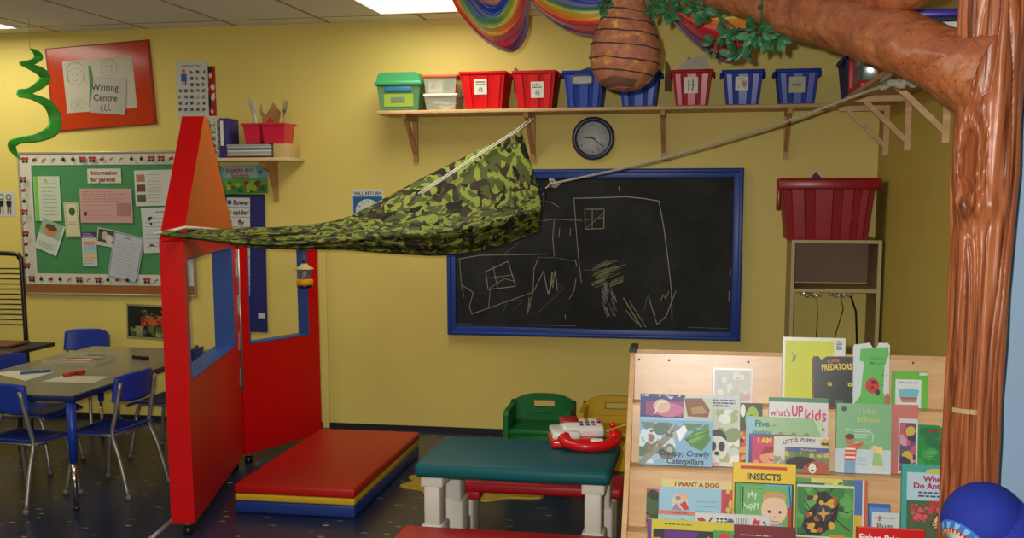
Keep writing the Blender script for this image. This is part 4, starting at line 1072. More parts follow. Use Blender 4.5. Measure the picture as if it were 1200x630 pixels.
# ------------------------------------------------------------------ pictures and papers on the back wall
def wall_card(name, label, cat, box, rot, base, art, group=None, off=0.0, th=.0016, rough=.45):
    """box: photo pixels x0,y0,x1,y1 of the unrotated card on the back wall"""
    x0, y0, x1, y1 = box; Yp = D-off
    xm, ym = (x0+x1)/2, (y0+y1)/2
    w = P(x1, ym, Y=Yp).x-P(x0, ym, Y=Yp).x; h = P(xm, y0, Y=Yp).z-P(xm, y1, Y=Yp).z
    a = Art(w, h, th+.0004); a.box((0, 0, th/2), (w, h, th), M(base, rough=rough, var=.03))
    if art: art(a)
    p = P(xm, ym, Y=Yp)
    return tag(a.build(name, None, upright((p.x, Yp-.0004, p.z), roll=rot)), label, cat, group)
def poster(a):
    a.rect(0, 0, 1, .012, (110, 22, 20)).rect(0, .985, 1, 1, (110, 22, 20)).rect(0, 0, .012, 1, (110, 22, 20)).rect(.985, 0, 1, 1, (110, 22, 20))
    a.rect(.155, .17, .83, .79, (186, 180, 160))
    ln = (110, 106, 100)
    for cx, cy in ((.27, .36), (.60, .29)):
        a.line([(cx+.075*math.cos(q), cy+.10*math.sin(q)) for q in [2*PI*i/22 for i in range(23)]], .0022, ln)
        a.line([(cx-.03, cy+.03), (cx-.01, cy+.06), (cx+.03, cy+.03)], .0022, ln); a.ell(cx-.025, cy-.02, .006, .008, ln).ell(cx+.025, cy-.02, .006, .008, ln)
    a.line([(.20, .42), (.19, .27), (.24, .2), (.32, .2), (.36, .28), (.36, .44)], .0022, ln)
    for cx in (.23, .30): a.line([(cx+.03*math.cos(q), .70+.05*math.sin(q)) for q in [2*PI*i/12 for i in range(13)]], .002, ln)
    a.poly([(.405, .25), (.425, .24), (.44, .48), (.40, .74), (.375, .74), (.40, .5)], (40, 120, 50))
    a.poly([(.45, .375), (.76, .43), (.715, .865), (.375, .80)], (172, 166, 152))
    a.text('Writing', .545, .515, .082, (34, 34, 36), .012, rot=-5); a.text('Centre', .54, .64, .080, (34, 34, 36), .012, rot=-5)
    for i in range(3): a.line([(.50+i*.035, .72), (.485+i*.035, .78), (.51+i*.035, .80)], .005, (40, 40, 40))
wall_card('framed_poster', 'orange red poster with drawn faces and a Writing Centre sheet', 'poster', (58, 52, 180, 150.5), 3.0, (190, 60, 26), poster, th=.012, rough=.16)
def alpha(a):
    a.text('Alphabet Chart', .5, .07, .045, (60, 60, 66), .006, maxw=.84)
    rnd = random.Random(2); cs = [(60, 60, 66), (150, 40, 40), (50, 70, 120), (60, 90, 60), (90, 80, 60)]
    a.ell(.24, .17, .05, .035, (190, 60, 40)).poly([(.16, .22), (.33, .22), (.34, .36), (.15, .36)], (50, 90, 160)).rect(.19, .36, .23, .42, (50, 60, 130)).rect(.27, .36, .31, .42, (50, 60, 130))
    for j in range(7):
        for i in range(5):
            if j < 3 and i < 2: continue
            u, v = .12+.19*i, .19+.115*j
            a.blobs(u-.05, v-.03, u+.05, v+.03, 3, [cs[rnd.randrange(5)]], .006, .014, i*9+j)
c = wall_card('alphabet_chart', 'white alphabet picture chart standing on the wire rack', 'chart', (207.5, 72.5, 244, 136), -.5, (196, 196, 186), alpha, off=.26, th=.004)
def redbook(a):
    a.blobs(0, 0, 1, 1, 26, [(40, 40, 44), (180, 30, 26), (200, 90, 40), (210, 200, 180)], .012, .03, 6)
wall_card('picture_book', 'tall red and black patterned book behind the alphabet chart', 'book', (230, 78, 253, 136), 0, (150, 34, 30), redbook, off=.235, th=.014)
# ------------------------------------------------------------------ small shelf with rack, caddy and magazines
Ys = D-.27
s0, s1 = P(214, 186, Y=Ys), P(338, 186, Y=Ys); zt = P(300, 184.5, Y=Ys).z
t = thing('small_wall_shelf', 'short cream wall shelf left of the hammock holding a wire rack', 'shelf', at(s0.x, D, zt))
SHM = M((206, 192, 150), rough=.5)
MB().box(((s1.x-s0.x)/2, -.135, -.010), (s1.x-s0.x, .27, .020), SHM, .003).build('board', t)
bk = MB(); bxx = P(316, 200, Y=D-.1).x-s0.x; zb = P(318, 236, Y=D-.1).z-zt
bk.prism([(0, -.02), (-.23, -.02), (-.20, -.06), (-.10, -.08), (-.03, zb*.75), (-.012, zb), (0, zb)], -.014, .014, PINEV, None, Matrix(((0, 0, 1, bxx), (1, 0, 0, 0), (0, 1, 0, 0), (0, 0, 0, 1)))); bk.build('bracket', t)
w0, w1 = P(209, 160, Y=Ys), P(252, 160, Y=Ys); hr = P(230, 136, Y=Ys).z-zt; rw = w1.x-w0.x
t = thing('wire_rack', 'white wire paper rack on the small shelf behind the orange gable', 'rack', at(w0.x, Ys+.02, zt))
WW = M((206, 206, 196), rough=.4); f = MB()
for x in (0, rw):
    for y in (0, .19): f.tube([(x, y, 0), (x, y, hr)], .0035, WW, 6)
for k in range(7):
    z = .004+k*(hr-.008)/6; f.tube([(0, 0, z), (rw, 0, z), (rw, .19, z), (0, .19, z)], .0028, WW, 6, closed=True)
for k in range(1, 8): f.tube([(rw*k/8, 0, 0), (rw*k/8, 0, hr)], .0018, WW, 5)
f.box((rw/2, .193, hr/2), (rw, .004, hr), WW)
f.build('wire_frame', t)
rnd = random.Random(5)
for k in range(6):
    z = .010+k*(hr-.008)/6; tag(MB().box((0, 0, .008), (rw*.84, .165, .016), M([(214, 208, 190), (206, 190, 140), (190, 196, 200)][k % 3]), .001).build('paper_stack', None, at(w0.x+rw/2, Ys+.115, zt+z)), 'stack of paper in the white wire rack, %s' % ['lowest tier', 'second tier from the bottom', 'third tier from the bottom', 'fourth tier from the bottom', 'fifth tier from the bottom', 'top tier'][k], 'paper', 'paper in the wire rack')
p0, p1 = P(250, 137, Y=Ys+.06), P(259, 160, Y=Ys+.06)
a_ = Art(.06, .24, .001); a_.z = .0105
bk = MB().box((0, 0, .12), (.06, .15, .24), M((54, 52, 120), rough=.4), .002).box((-.012, -.0755, .15), (.02, .002, .15), WHITE)
tag(bk.build('binder', None, at(p1.x+.026, Ys+.12, zt)), 'dark blue binder with a white spine strip right of the wire rack', 'binder')
m0, m1 = P(266, 175, Y=Ys+.03), P(318, 175, Y=Ys+.03); mw = m1.x-m0.x; hm_ = P(290, 168.5, Y=Ys+.03).z-zt
t = thing('magazine_tray', 'dark red tray holding a pile of magazines on the small shelf', 'tray', at((m0.x+m1.x)/2-.01, Ys+.14, zt))
MB().box((0, 0, .006), (mw+.03, .22, .012), M((110, 24, 24), rough=.45), .003).build('tray', t)
nm = 6
for k in range(nm):
    tag(MB().box((0, 0, (hm_-.014)/nm/2), (mw-.01*rnd.random(), .20, (hm_-.014)/nm-.0012), M([(196, 200, 196), (150, 170, 160), (210, 206, 196), (90, 110, 104), (180, 186, 190), (160, 164, 150)][k]), .001).build('magazine', None, at((m0.x+m1.x)/2-.01+rnd.uniform(-.004, .004), Ys+.14, zt+.0125+k*(hm_-.014)/nm)), 'magazine in the dark red tray, %s of the pile' % ['bottom', 'second from bottom', 'third from bottom', 'fourth from bottom', 'second from top', 'top'][k], 'magazine', 'magazines in the tray')
b0_, b1_ = P(319, 175, Y=Ys+.03), P(337, 175, Y=Ys+.03)
tag(MB().box((0, 0, hm_/2), (b1_.x-b0_.x, .19, hm_), M((200, 172, 108), rough=.5), .003).build('wooden_block', None, at((b0_.x+b1_.x)/2, Ys+.14, zt)), 'pale wooden block at the right end of the small shelf', 'block')
k0, k1 = P(282, 156, Y=Ys+.03), P(333, 156, Y=Ys+.03); kz = zt+hm_+.002; kw = k1.x-k0.x; kh = P(307, 144, Y=Ys+.03).z-kz
t = thing('pencil_caddy', 'pink red plastic caddy of brushes and pencils on the magazines', 'caddy', at((k0.x+k1.x)/2, Ys+.13, kz))
PK = M((206, 30, 62), rough=.3, spec=.5)
for cx, ww in ((-kw*.28, kw*.40), (kw*.22, kw*.54)):
    c_ = MB(); d_ = .16
    vs = []
    for z, s, i in ((0, .84, 0), (kh, 1, 0), (kh, .94, 0), (.006, .80, 0)):
        vs += [(cx-ww*s/2, -d_*s/2, z), (cx+ww*s/2, -d_*s/2, z), (cx+ww*s/2, d_*s/2, z), (cx-ww*s/2, d_*s/2, z)]
    fs = [(3, 2, 1, 0)]+[(a+j, a+(j+1) % 4, a+4+(j+1) % 4, a+4+j) for a in (0, 4, 8) for j in range(4)]+[(12, 13, 14, 15)]
    c_.add(vs, fs, PK); c_.box((cx, -d_/2-.004, kh-.006), (ww+.02, .012, .014), PK, .003); c_.box((cx, d_/2+.004, kh-.006), (ww+.02, .012, .014), PK, .003); c_.build('cup', t)
MB().box((-kw*.065, 0, kh*.55), (.02, .12, kh*.9), M((150, 16, 40), rough=.35), .003).build('divider', t)
base_c = Vector(((k0.x+k1.x)/2, Ys+.13, kz))
brushes = [('paint_brush', 'cream handled paint brush leaning left in the pink caddy', -.31, -.12, (214, 206, 180), .26), ('paint_brush', 'white paint brush standing in the left cup of the pink caddy', -.25, -.05, (226, 222, 206), .24), ('paint_brush', 'tan paint brush beside the white one in the pink caddy', -.20, .05, (190, 170, 120), .22),
           ('pencil', 'dark pencil leaning right in the right cup of the pink caddy', .13, .30, (60, 56, 50), .23), ('pencil', 'yellow pencil leaning right in the right cup of the pink caddy', .20, .26, (206, 176, 70), .25), ('pencil', 'grey pencil furthest right in the pink caddy', .28, .20, (150, 150, 140), .24)]
for nm_, lb, u, tilt, col, ln in brushes:
    o = MB().tube([(0, 0, 0), (0, 0, ln*.75)], .0055, M(col, rough=.5), 7).lathe([(.005, ln*.75), (.009, ln*.85), (.008, ln), (.0, ln*1.08)], M(tuple(int(v*.85) for v in col)), 8)
    tag(o.build(nm_, None, Matrix.Translation(base_c+Vector((u*kw-.0, rnd.uniform(-.03, .03), .010))) @ Matrix.Rotation(tilt, 4, 'Y')), lb, 'brush' if 'brush' in nm_ else 'pencil', 'brushes and pencils in the pink caddy')
q = [(-.035, .0), (-.05, .09), (-.052, .16), (-.02, .135), (.03, .21), (.075, .15), (.06, .07), (.04, .0)]
tag(MB().prism(q, -.001, .001, M((172, 128, 70), rough=.7), None, Matrix.Rotation(R(90), 4, 'X')).build('paper_leaf', None, Matrix.Translation(base_c+Vector((-.01, .035, .045)))), 'brown paper leaf standing up behind the pink caddy cups', 'paper')
tag(MB().prism([(-.05, .0), (.02, .10), (.045, .08), (.04, .0)], -.002, .002, M((206, 40, 40), rough=.5), None, Matrix.Rotation(R(90), 4, 'X')).build('paper_scrap', None, Matrix.Translation(base_c+Vector((-.005, -.02, .06)))), 'small red paper shape in front of the brown leaf', 'paper')
# ------------------------------------------------------------------ posters under the small shelf
def insects(a):
    a.rect(0, .45, 1, 1, (60, 140, 50)).poly([(0, .5), (.25, .42), (.5, .5), (.8, .4), (1, .5), (1, .7), (0, .7)], (90, 170, 60))
    a.blobs(.2, .55, .95, .95, 26, [(190, 100, 40), (40, 100, 40), (120, 60, 40), (150, 190, 70)], .010, .022, 8)
    a.ell(.06, .6, .05, .22, (120, 170, 190)); a.ell(.72, .42, .04, .07, (190, 130, 40)).ell(.88, .25, .05, .08, (70, 140, 60))
    a.poly([(.16, .04), (.8, .02), (.82, .44), (.18, .44)], (150, 186, 196)); a.text('Insects and', .48, .14, .17, (176, 40, 30), .02, maxw=.6); a.text('Spiders', .48, .34, .17, (176, 40, 30), .02, maxw=.42)
wall_card('bug_poster', 'green and blue Insects and Spiders picture strip', 'poster', (254, 194, 313, 227), 1.5, (110, 170, 200), insects, off=.012, th=.004)
def pocket(a):
    a.rect(0, 0, 1, .012, (20, 20, 60))
    for k in range(11): a.line([(0, .07+.075*k), (1, .07+.075*k)], .0015, (30, 34, 84))
    a.rect(.80, .86, .95, .895, (206, 206, 200))
cpx = (262, 228, 312, 389)
wall_card('pocket_chart', 'long dark blue pocket chart hanging below the bug picture strip', 'chart', cpx, -.6, (34, 38, 110), pocket, off=.004, th=.006)
for k, (wd, y) in enumerate((('flower', 231.5), ('spider', 243), ('fly', 254.5), ('ant', 266), ('bee', 277.5), ('worm', 289), ('moth', 300.5), ('bug', 312), ('snail', 323.5), ('wasp', 335))):
    def word(a, wd=wd, k=k):
        if k < 3: a.text(wd, .62, .5, .52, (26, 26, 32), .03, maxw=.70)
        a.ell(.12, .5, .09, .28, [(60, 70, 130), (206, 170, 60), (90, 90, 90)][k % 3])
    if k < 3: wall_card('word_card', 'white word card reading %s in the blue pocket chart' % wd, 'card', (266, y, 293, y+11), -.6, (206, 208, 206), word, 'word cards in the pocket chart', off=.012)
    else:
        def blank(a, k=k): a.scribble(.62, .2, .96, .8, 1, (40, 40, 50), .009, k); a.ell(.12, .5, .09, .28, (110, 110, 120))
        wall_card('word_card', 'white word card in the blue pocket chart, %s below the fly card' % ['first', 'second', 'third', 'fourth', 'fifth', 'sixth', 'seventh'][k-3], 'card', (266, y, 293, y+11), -.6, (200, 202, 204), blank, 'word cards in the pocket chart', off=.012)
def willret(a):
    a.rect(.02, .2, .98, .98, (30, 96, 160)); a.text('WILL RETURN', .5, .11, .10, (24, 28, 40), .02, maxw=.92)
    a.ell(.5, .62, .40, .34, (206, 214, 206), n=36)
    for k in range(12): a.text(str(k or 12), .5+.32*math.sin(2*PI*k/12), .62-.275*math.cos(2*PI*k/12), .07, (30, 34, 40), .01)
    a.line([(.5, .62), (.62, .5)], .006, (30, 30, 40)).line([(.5, .62), (.42, .8)], .005, (30, 30, 40))
wall_card('return_sign', 'blue and white WILL RETURN clock sign half behind the hammock', 'sign', (413.5, 222, 449, 262), 0, (206, 212, 208), willret, th=.003)
def fruits(a):
    a.rect(.03, .05, .99, .93, (34, 34, 36))
    a.blobs(.30, .30, .95, .62, 24, [(176, 60, 34), (160, 44, 34), (196, 90, 50), (120, 50, 36)], .014, .030, 3)
    a.blobs(.08, .62, .99, .92, 34, [(120, 126, 80), (150, 150, 104), (70, 96, 56), (96, 110, 66)], .014, .030, 4)
    a.blobs(.3, .15, .95, .4, 14, [(60, 84, 50), (120, 120, 110), (90, 100, 80)], .006, .016, 5); a.ell(.86, .45, .07, .10, (160, 150, 150))
wall_card('fruit_poster', 'dark poster of red fruit and pale leaves low on the yellow wall', 'poster', (148.5, 357, 205, 398), -2, (150, 146, 90), fruits)
def stick(a):
    for k in range(3):
        u = .22+.28*k; a.line([(u+.09*math.cos(q), .22+.10*math.sin(q)) for q in [2*PI*i/14 for i in range(15)]], .005, (30, 30, 30))
        a.rect(u-.08, .36, u+.08, .6, (40, 40, 40)).line([(u-.04, .6), (u-.06, .9)], .006, (30, 30, 30)).line([(u+.04, .6), (u+.06, .9)], .006, (30, 30, 30)).line([(u-.12, .45), (u+.12, .4)], .006, (30, 30, 30))
wall_card('drawing_sheet', 'white sheet with three black stick people left of the green board', 'drawing', (-14, 224, 18, 253.5), -1, (200, 200, 186), stick)
# ------------------------------------------------------------------ bulletin board
bx0, bz1 = P(21.4, 179, Y=D).x, P(100, 177.5, Y=D).z; bx1 = P(231, 320, Y=D).x; bz0 = P(100, 346, Y=D).z
bw, bh = bx1-bx0, bz1-bz0
t = thing('bulletin_board', 'green notice board with a white bug print border and cork strip', 'notice board', upright(((bx0+bx1)/2, D-.0005, (bz0+bz1)/2)))
hc_ = .058/bh
a = Art(bw, bh, .0105); a.box((0, 0, .005), (bw-.02, bh-.02, .010), M((70, 138, 84), rough=.8, bump=.1, bscale=200)); a.build('green_panel', t)
MB().box((0, -bh/2+.04, .0065), (bw-.03, .06, .012), M((150, 92, 48), rough=.8, var=.2, scale=80)).build('cork_strip', t)
f = MB(); AL = M((176, 172, 150), rough=.35, metal=.5)
for s in (-1, 1): f.box((s*(bw/2-.008), 0, .010), (.016, bh, .020), AL, .003); f.box((0, s*(bh/2-.008), .0095), (bw-.03, .016, .019), AL, .003)
f.build('frame', t)
a = Art(bw, bh, .0135); WB = (206, 204, 188); bt = .085/bh*.85; bs = .088/bw
v1 = 1-hc_-.015
a.rect(.008, .015, .992, bt+.015, WB).rect(.008, v1-bt, .992, v1, WB).rect(.008, bt+.0, .008+bs, v1-bt, WB).rect(.992-bs, bt, .992, v1-bt, WB)
def bug(u, v, k):
    c = [(176, 50, 54), (60, 56, 60), (110, 90, 60), (80, 110, 60)][k % 4]; d = (40, 36, 36)
    ru, rv = .016/bw, .016/bh
    if k % 4 == 0:
        for s in (-1, 1): a.ell(u+s*ru*.9, v-rv*.5, ru*.8, rv*.7, c, n=10).ell(u+s*ru*.8, v+rv*.7, ru*.6, rv*.6, d, n=10)
        a.line([(u, v-rv), (u, v+rv)], .004, d)
    elif k % 4 == 1: a.ell(u, v, ru*.8, rv*.8, d, n=12).ell(u, v-rv*.9, ru*.4, rv*.4, (150, 150, 60), n=8)
    elif k % 4 == 2:
        a.line([(u-ru, v+rv), (u+ru*.4, v-rv*.6)], .006, c).line([(u-ru, v), (u+ru, v-rv*.2)], .003, d)
    else: a.ell(u, v, ru*1.1, rv*.6, (170, 44, 40), n=12).line([(u-ru, v+rv*.8), (u+ru, v-rv)], .004, d)
for k in range(17):
    u = .045+.91*k/16; bug(u, .015+bt/2, k*3 % 7); bug(u, v1-bt/2, k*5 % 7)
for k in range(9):
    v = .19+.60*k/8
    bug(.008+bs/2, v, k*3 % 5); bug(.992-bs/2, v, k*2 % 5)
a.build('border', t)['label'] = 'white border strip printed with red butterflies and bugs'
OFF = .016
bc = lambda nm_, lb, cat, box, rot, base, art, off=0: wall_card(nm_, lb, cat, box, rot, base, art, 'papers on the green notice board', off=OFF+off, th=.0012)
bc('notice_sheet', 'white letter hung from a green ribbon on the green board', 'paper', (40.5, 206.5, 71, 259), 0, (196, 206, 182), lambda a: (a.scribble(.3, .12, .9, .9, 9, (130, 140, 126), .004, 1), a.rect(.02, 0, .16, 1, (120, 190, 80)), a.blobs(.4, .05, .6, .14, 3, [(190, 190, 60), (90, 150, 60)], .006, .012, 1)))
bc('title_card', 'white title strip lettered Information for parents', 'sign', (102.5, 197.5, 142, 214.5), 0, (206, 202, 186), lambda a: (a.text('Information', .5, .27, .30, (120, 30, 44), .03, maxw=.94), a.text('for parents', .46, .74, .30, (120, 30, 44), .03, maxw=.88)))
bc('photo_sheet', 'white sheet with small photos down both edges by the playhouse gable', 'paper', (158, 199, 206, 241), 1, (204, 204, 196), lambda a: ([a.rect(.05, .12+.28*k, .26, .32+.28*k, [(176, 120, 100), (110, 70, 60), (90, 90, 70)][k]) or a.rect(.74, .1+.28*k, .98, .3+.28*k, [(190, 170, 60), (150, 130, 60), (120, 80, 70)][k]) for k in range(3)], a.scribble(.32, .08, .7, .92, 9, (130, 130, 126), .003, 7)))
bc('pink_form', 'pink printed form in the middle of the green board', 'paper', (94, 221, 155, 261), -.3, (200, 156, 150), lambda a: (a.scribble(.05, .06, .95, .4, 5, (150, 110, 108), .004, 2), a.scribble(.05, .45, .65, .9, 6, (160, 120, 116), .003, 3), a.rect(.7, .42, .97, .8, (170, 124, 122)), a.blobs(.05, .68, .13, .82, 4, [(60, 50, 56)], .006, .012, 3)))
bc('bookmark_card', 'narrow cream card with a green emblem left of the pink form', 'card', (76, 236.5, 93, 278), 1.5, (206, 200, 160), lambda a: (a.rect(.08, .03, .92, .97, (120, 130, 96)), a.rect(.11, .045, .89, .955, (212, 206, 166)), a.ell(.55, .27, .22, .12, (60, 100, 56)), a.scribble(.25, .55, .8, .65, 2, (140, 140, 100), .004, 3)))
bc('notice_sheet', 'white sheet with a red heading at the right edge of the green board', 'paper', (167, 243, 205, 296), 2, (200, 206, 206), lambda a: (a.scribble(.45, .07, .9, .13, 1, (190, 40, 60), .008, 2), a.scribble(.1, .2, .9, .9, 8, (130, 130, 136), .004, 5), a.blobs(.2, .2, .34, .4, 5, [(50, 50, 50)], .008, .014, 9), a.blobs(.2, .75, .4, .85, 3, [(60, 60, 60)], .006, .01, 2)))
bc('baby_flyer', 'tilted flyer with a baby photo below the ribboned letter', 'flyer', (45, 259, 72, 296), -22, (196, 206, 196), lambda a: (a.rect(0, 0, 1, .5, (150, 176, 150)), a.ell(.45, .3, .28, .18, (190, 140, 104)), a.ell(.45, .2, .26, .10, (110, 70, 44)), a.scribble(.1, .7, .9, .9, 3, (120, 150, 120), .004, 5), a.rect(.93, 0, 1, 1, (206, 214, 206))))
bc('rate_card', 'narrow card with a purple heading and pastel rows', 'card', (96.5, 271.5, 113.5, 312), 0, (200, 198, 196), lambda a: (a.rect(0, 0, 1, .17, (80, 50, 110)), a.scribble(.1, .03, .9, .14, 2, (190, 180, 200), .005, 2), a.rect(.1, .27, .9, .38, (206, 150, 120)), a.rect(.1, .4, .9, .52, (150, 180, 206)), a.rect(.1, .53, .9, .63, (160, 200, 180)), a.rect(.1, .66, .9, .76, (214, 190, 110)), a.scribble(.1, .8, .9, .95, 2, (130, 130, 130), .003, 6)))
bc('photo_card', 'small black and white photo card overlapped by the certificate', 'photo', (114, 268, 135.5, 288.5), -9, (200, 198, 190), lambda a: (a.rect(.05, .05, .95, .78, (70, 76, 66)), a.ell(.40, .4, .16, .24, (190, 176, 160)), a.ell(.66, .55, .2, .24, (206, 200, 190))))
bc('certificate', 'pale blue certificate pinned askew with a dark dotted edge', 'paper', (130, 274, 165, 329), -13, (178, 186, 196), lambda a: (a.rect(.03, .02, .97, .98, (90, 94, 104)), a.rect(.05, .033, .95, .967, (186, 192, 200)), a.scribble(.35, .07, .65, .11, 1, (50, 60, 90), .006, 2), a.scribble(.12, .16, .9, .9, 12, (140, 146, 156), .003, 8)), .002)
# ------------------------------------------------------------------ hanging paper spiral
sp0 = P(35, 43, Y=5.9)
key = [(35, 57, 1, 0), (42, 61, 6, .03), (45, 67, 9, .05), (38, 72.5, 6, .0), (24, 74, 3, -.05), (34, 77.5, 7, -.02), (48, 84, 10, .03), (53, 92, 11, .06), (46, 100, 9, .02), (34, 107, 7, -.03), (24, 109.5, 9, -.06),
       (38, 113.5, 7, -.03), (56, 122, 10, .03), (64.5, 138, 13, .07), (61, 153, 13, .04), (44, 161.5, 9, -.02), (23, 164.5, 7, -.06), (14, 170, 9, -.05), (18, 180, 5, -.02), (25, 187, 1, .0)]
S_ = (sp0-CAM).length/FPX
cen = smooth_curve([P(a_, b_, Y=5.9+d_) for a_, b_, w_, d_ in key], 161); wid = [v.x for v in smooth_curve([(w_, 0, 0) for a_, b_, w_, d_ in key], 161)]
def spir(u, v):
    i = int(round(u*160)); tg = (cen[min(i+1, 160)]-cen[max(i-1, 0)]).normalized()
    w_ = tg.cross(_fw).normalized(); w_ = (w_+_fw*.35).normalized()
    return cen[i]+w_*((v-.5)*max(.4, wid[i])*S_)-sp0
o = MB().sheet(spir, 160, 4, M((58, 168, 46), rough=.45, spec=.5, var=.15)).build('ribbon', None)
t = thing('paper_spiral', 'green paper spiral hanging from the ceiling by the orange poster', 'spiral', Matrix.Translation(sp0))
o.parent = t; md = o.modifiers.new('thickness', 'SOLIDIFY'); md.thickness = .0012
MB().tube([Vector((0, 0, ZC-sp0.z)), P(35, 58, Y=5.9)-sp0], .0016, M((120, 180, 90)), 5).build('string', t)
# ------------------------------------------------------------------ things on the grey table
TZ = .5605
def on_table(mb, name, label, cat, x, y, rz, group=None, dz=0): return tag(mb.build(name, None, at(x, y, TZ+dz, rz)), label, cat, group)
for (q0, q1, q2, q3), lb in ((((-8, 437), (24, 434), (63, 436), (30, 446)), 'white sheet of paper under the blue pencil on the grey table'), (((49, 447), (74, 440), (128, 441), (110, 448.5)), 'white sheet of paper under the red marker on the grey table')):
    c_ = [P(*q, Z=TZ) for q in (q0, q1, q2, q3)]; b_ = sum(c_, Vector())/4
    on_table(MB().prism([(v.x-b_.x, v.y-b_.y) for v in c_], 0, .0012, M((206, 200, 176), rough=.7)), 'paper_sheet', lb, 'paper', b_.x, b_.y, 0, 'paper on the grey table')
def stick_(px0, px1, col, r, name, label, dz):
    a_, b_ = P(*px0, Z=TZ), P(*px1, Z=TZ); L_ = (b_-a_).length; d_ = (b_-a_).normalized(); rz = math.atan2(d_.y, d_.x)
    m = M(col, rough=.35)
    mb = MB().tube([(0, 0, 0), (L_*.62, 0, 0)], r, m, 8).tube([(L_*.62, 0, 0), (L_*.63, 0, 0), (L_*.97, 0, 0), (L_, 0, 0)], [r, r*1.18, r*1.12, r*.5], m, 8)
    on_table(mb, name, label, name, a_.x, a_.y, rz, None, dz)
stick_((24, 439), (60, 436), (30, 96, 160), .007, 'pencil', 'blue pencil lying across the white paper on the grey table', .0095)
stick_((75, 442), (100, 438), (190, 30, 26), .010, 'marker', 'red marker lying on the white paper on the grey table', .0125)
stick_((103, 419), (124, 419), (16, 16, 18), .010, 'marker', 'black marker near the far edge of the table behind the pencil tray', .0125)
stick_((156, 420.5), (174, 422), (16, 16, 18), .010, 'marker', 'black marker near the red playhouse on the grey table', .0125)
stick_((222, 418), (231, 408), (16, 16, 18), .010, 'marker', 'black marker seen through the playhouse side window', .0125)
c_ = P(93, 425, Z=TZ)
t = thing('pencil_tray', 'clear shallow tray of coloured pencils on the grey table', 'tray', at(c_.x, c_.y, TZ, R(8)))
g = M((190, 190, 170), rough=.1, spec=.6, alpha=.35); tr = MB(); tr.box((0, 0, .002), (.30, .26, .003), g)
for s in (-1, 1): tr.box((s*.15, 0, .02), (.003, .26, .04), g); tr.box((0, s*.13, .02), (.30, .003, .04), g)
tr.build('tray', t)
pcs = [(190, 130, 60), (200, 176, 110), (176, 90, 50), (120, 96, 60), (206, 190, 150), (160, 60, 46), (110, 120, 90), (190, 150, 110)]
for k in range(8):
    tag(MB().tube([(-.09, 0, 0), (.075, 0, 0), (.092, 0, 0)], [.006, .006, .001], M(pcs[k], rough=.5), 6).build('colour_pencil', None, Matrix.Translation((c_.x+rnd.uniform(-.02, .02), c_.y-.09+.026*k, TZ+.0125+.0005*k)) @ Matrix.Rotation(R(8+rnd.uniform(-5, 5)), 4, 'Z')), '%s pencil in the clear tray on the grey table, %s from the near side' % (['orange brown', 'straw coloured', 'rust brown', 'dull brown', 'cream', 'brick red', 'grey green', 'tan'][k], ['first', 'second', 'third', 'fourth', 'fifth', 'sixth', 'seventh', 'eighth'][k]), 'pencil', 'pencils in the clear tray')
# ------------------------------------------------------------------ tiered book display
LEAN = 8.0
TY_ = [3.36, 3.27, 3.18, 3.09]
LZ = [P(900, y, Y=Y).z for y, Y in ((474, 3.34), (550, 3.25), (627, 3.16))]; LZ.append(LZ[2]-.18)
dx0, dx1 = P(736, 480, Y=3.3).x, .742
topz = P(900, 418, Y=3.37).z
t = thing('book_display', 'birch plywood tiered book display standing in front of the chalkboard', 'book display', at((dx0+dx1)/2, 3.3, 0))
ox, oy = (dx0+dx1)/2, 3.3
tn = math.tan(R(LEAN))
for i in range(4):
    z0 = LZ[i]; z1 = topz if i == 0 else LZ[i-1]-.006
    y0 = TY_[i]
    T = Matrix.Translation((0, y0-oy, z0)) @ Matrix.Rotation(R(-LEAN), 4, 'X')
    h = (z1-z0)/math.cos(R(LEAN))
    MB().box((0, .007, h/2), (dx1-dx0-.03, .012, h), BIRCH, T=T).build('back_board', t)
    yb = TY_[i+1]+(LZ[i]-LZ[i+1])*tn+.004 if i < 3 else TY_[i]-.09
    MB().box((0, (TY_[i]+yb)/2-oy+.004, z0-.006), (dx1-dx0-.03, TY_[i]-yb, .012), BIRCH).build('ledge', t)
    if i == 3: MB().box((0, yb-oy, z0+.012), (dx1-dx0-.03, .012, .03), BIRCH).build('lip', t)
for s in (0, 1):
    x = (dx0-ox+.0075) if s == 0 else (dx1-ox-.0075)
    pol = [(TY_[3]-.10-oy, 0), (3.48-oy, 0), (3.48-oy, topz+.004), (3.372-oy+.012, topz+.004), (TY_[3]-.10-oy, LZ[3]+.02)]
    MB().prism(pol, -.0075, .0075, BIRCH, None, Matrix(((0, 0, 1, x), (1, 0, 0, 0), (0, 1, 0, 0), (0, 0, 0, 1)))).build('side_panel', t)
MB().box((0, 3.474-oy, topz/2), (dx1-dx0-.03, .012, topz), BIRCH).build('rear_panel', t)
o = MB().box((dx0-ox+.0075, 3.378-oy+.05, topz+.010), (.022, .12, .012), M((50, 40, 36))).build('corner_cap', t); o['label'] = 'dark cap on the top corner'
sc = MB()
for px, py in ((749, 421), (784, 422), (877, 424), (1070, 425)):
    p = P(px, py, Y=TY_[0]+(P(px, py, Y=3.36).z-LZ[0])*tn); sc.lathe([(0, .0), (.004, .0), (.003, .002), (0, .0025)], M((110, 90, 70), rough=.4), 10, Matrix.Translation((p.x-ox, p.y-oy+.001, p.z)) @ Matrix.Rotation(R(90-LEAN), 4, 'X'))
sc.build('screw', t)
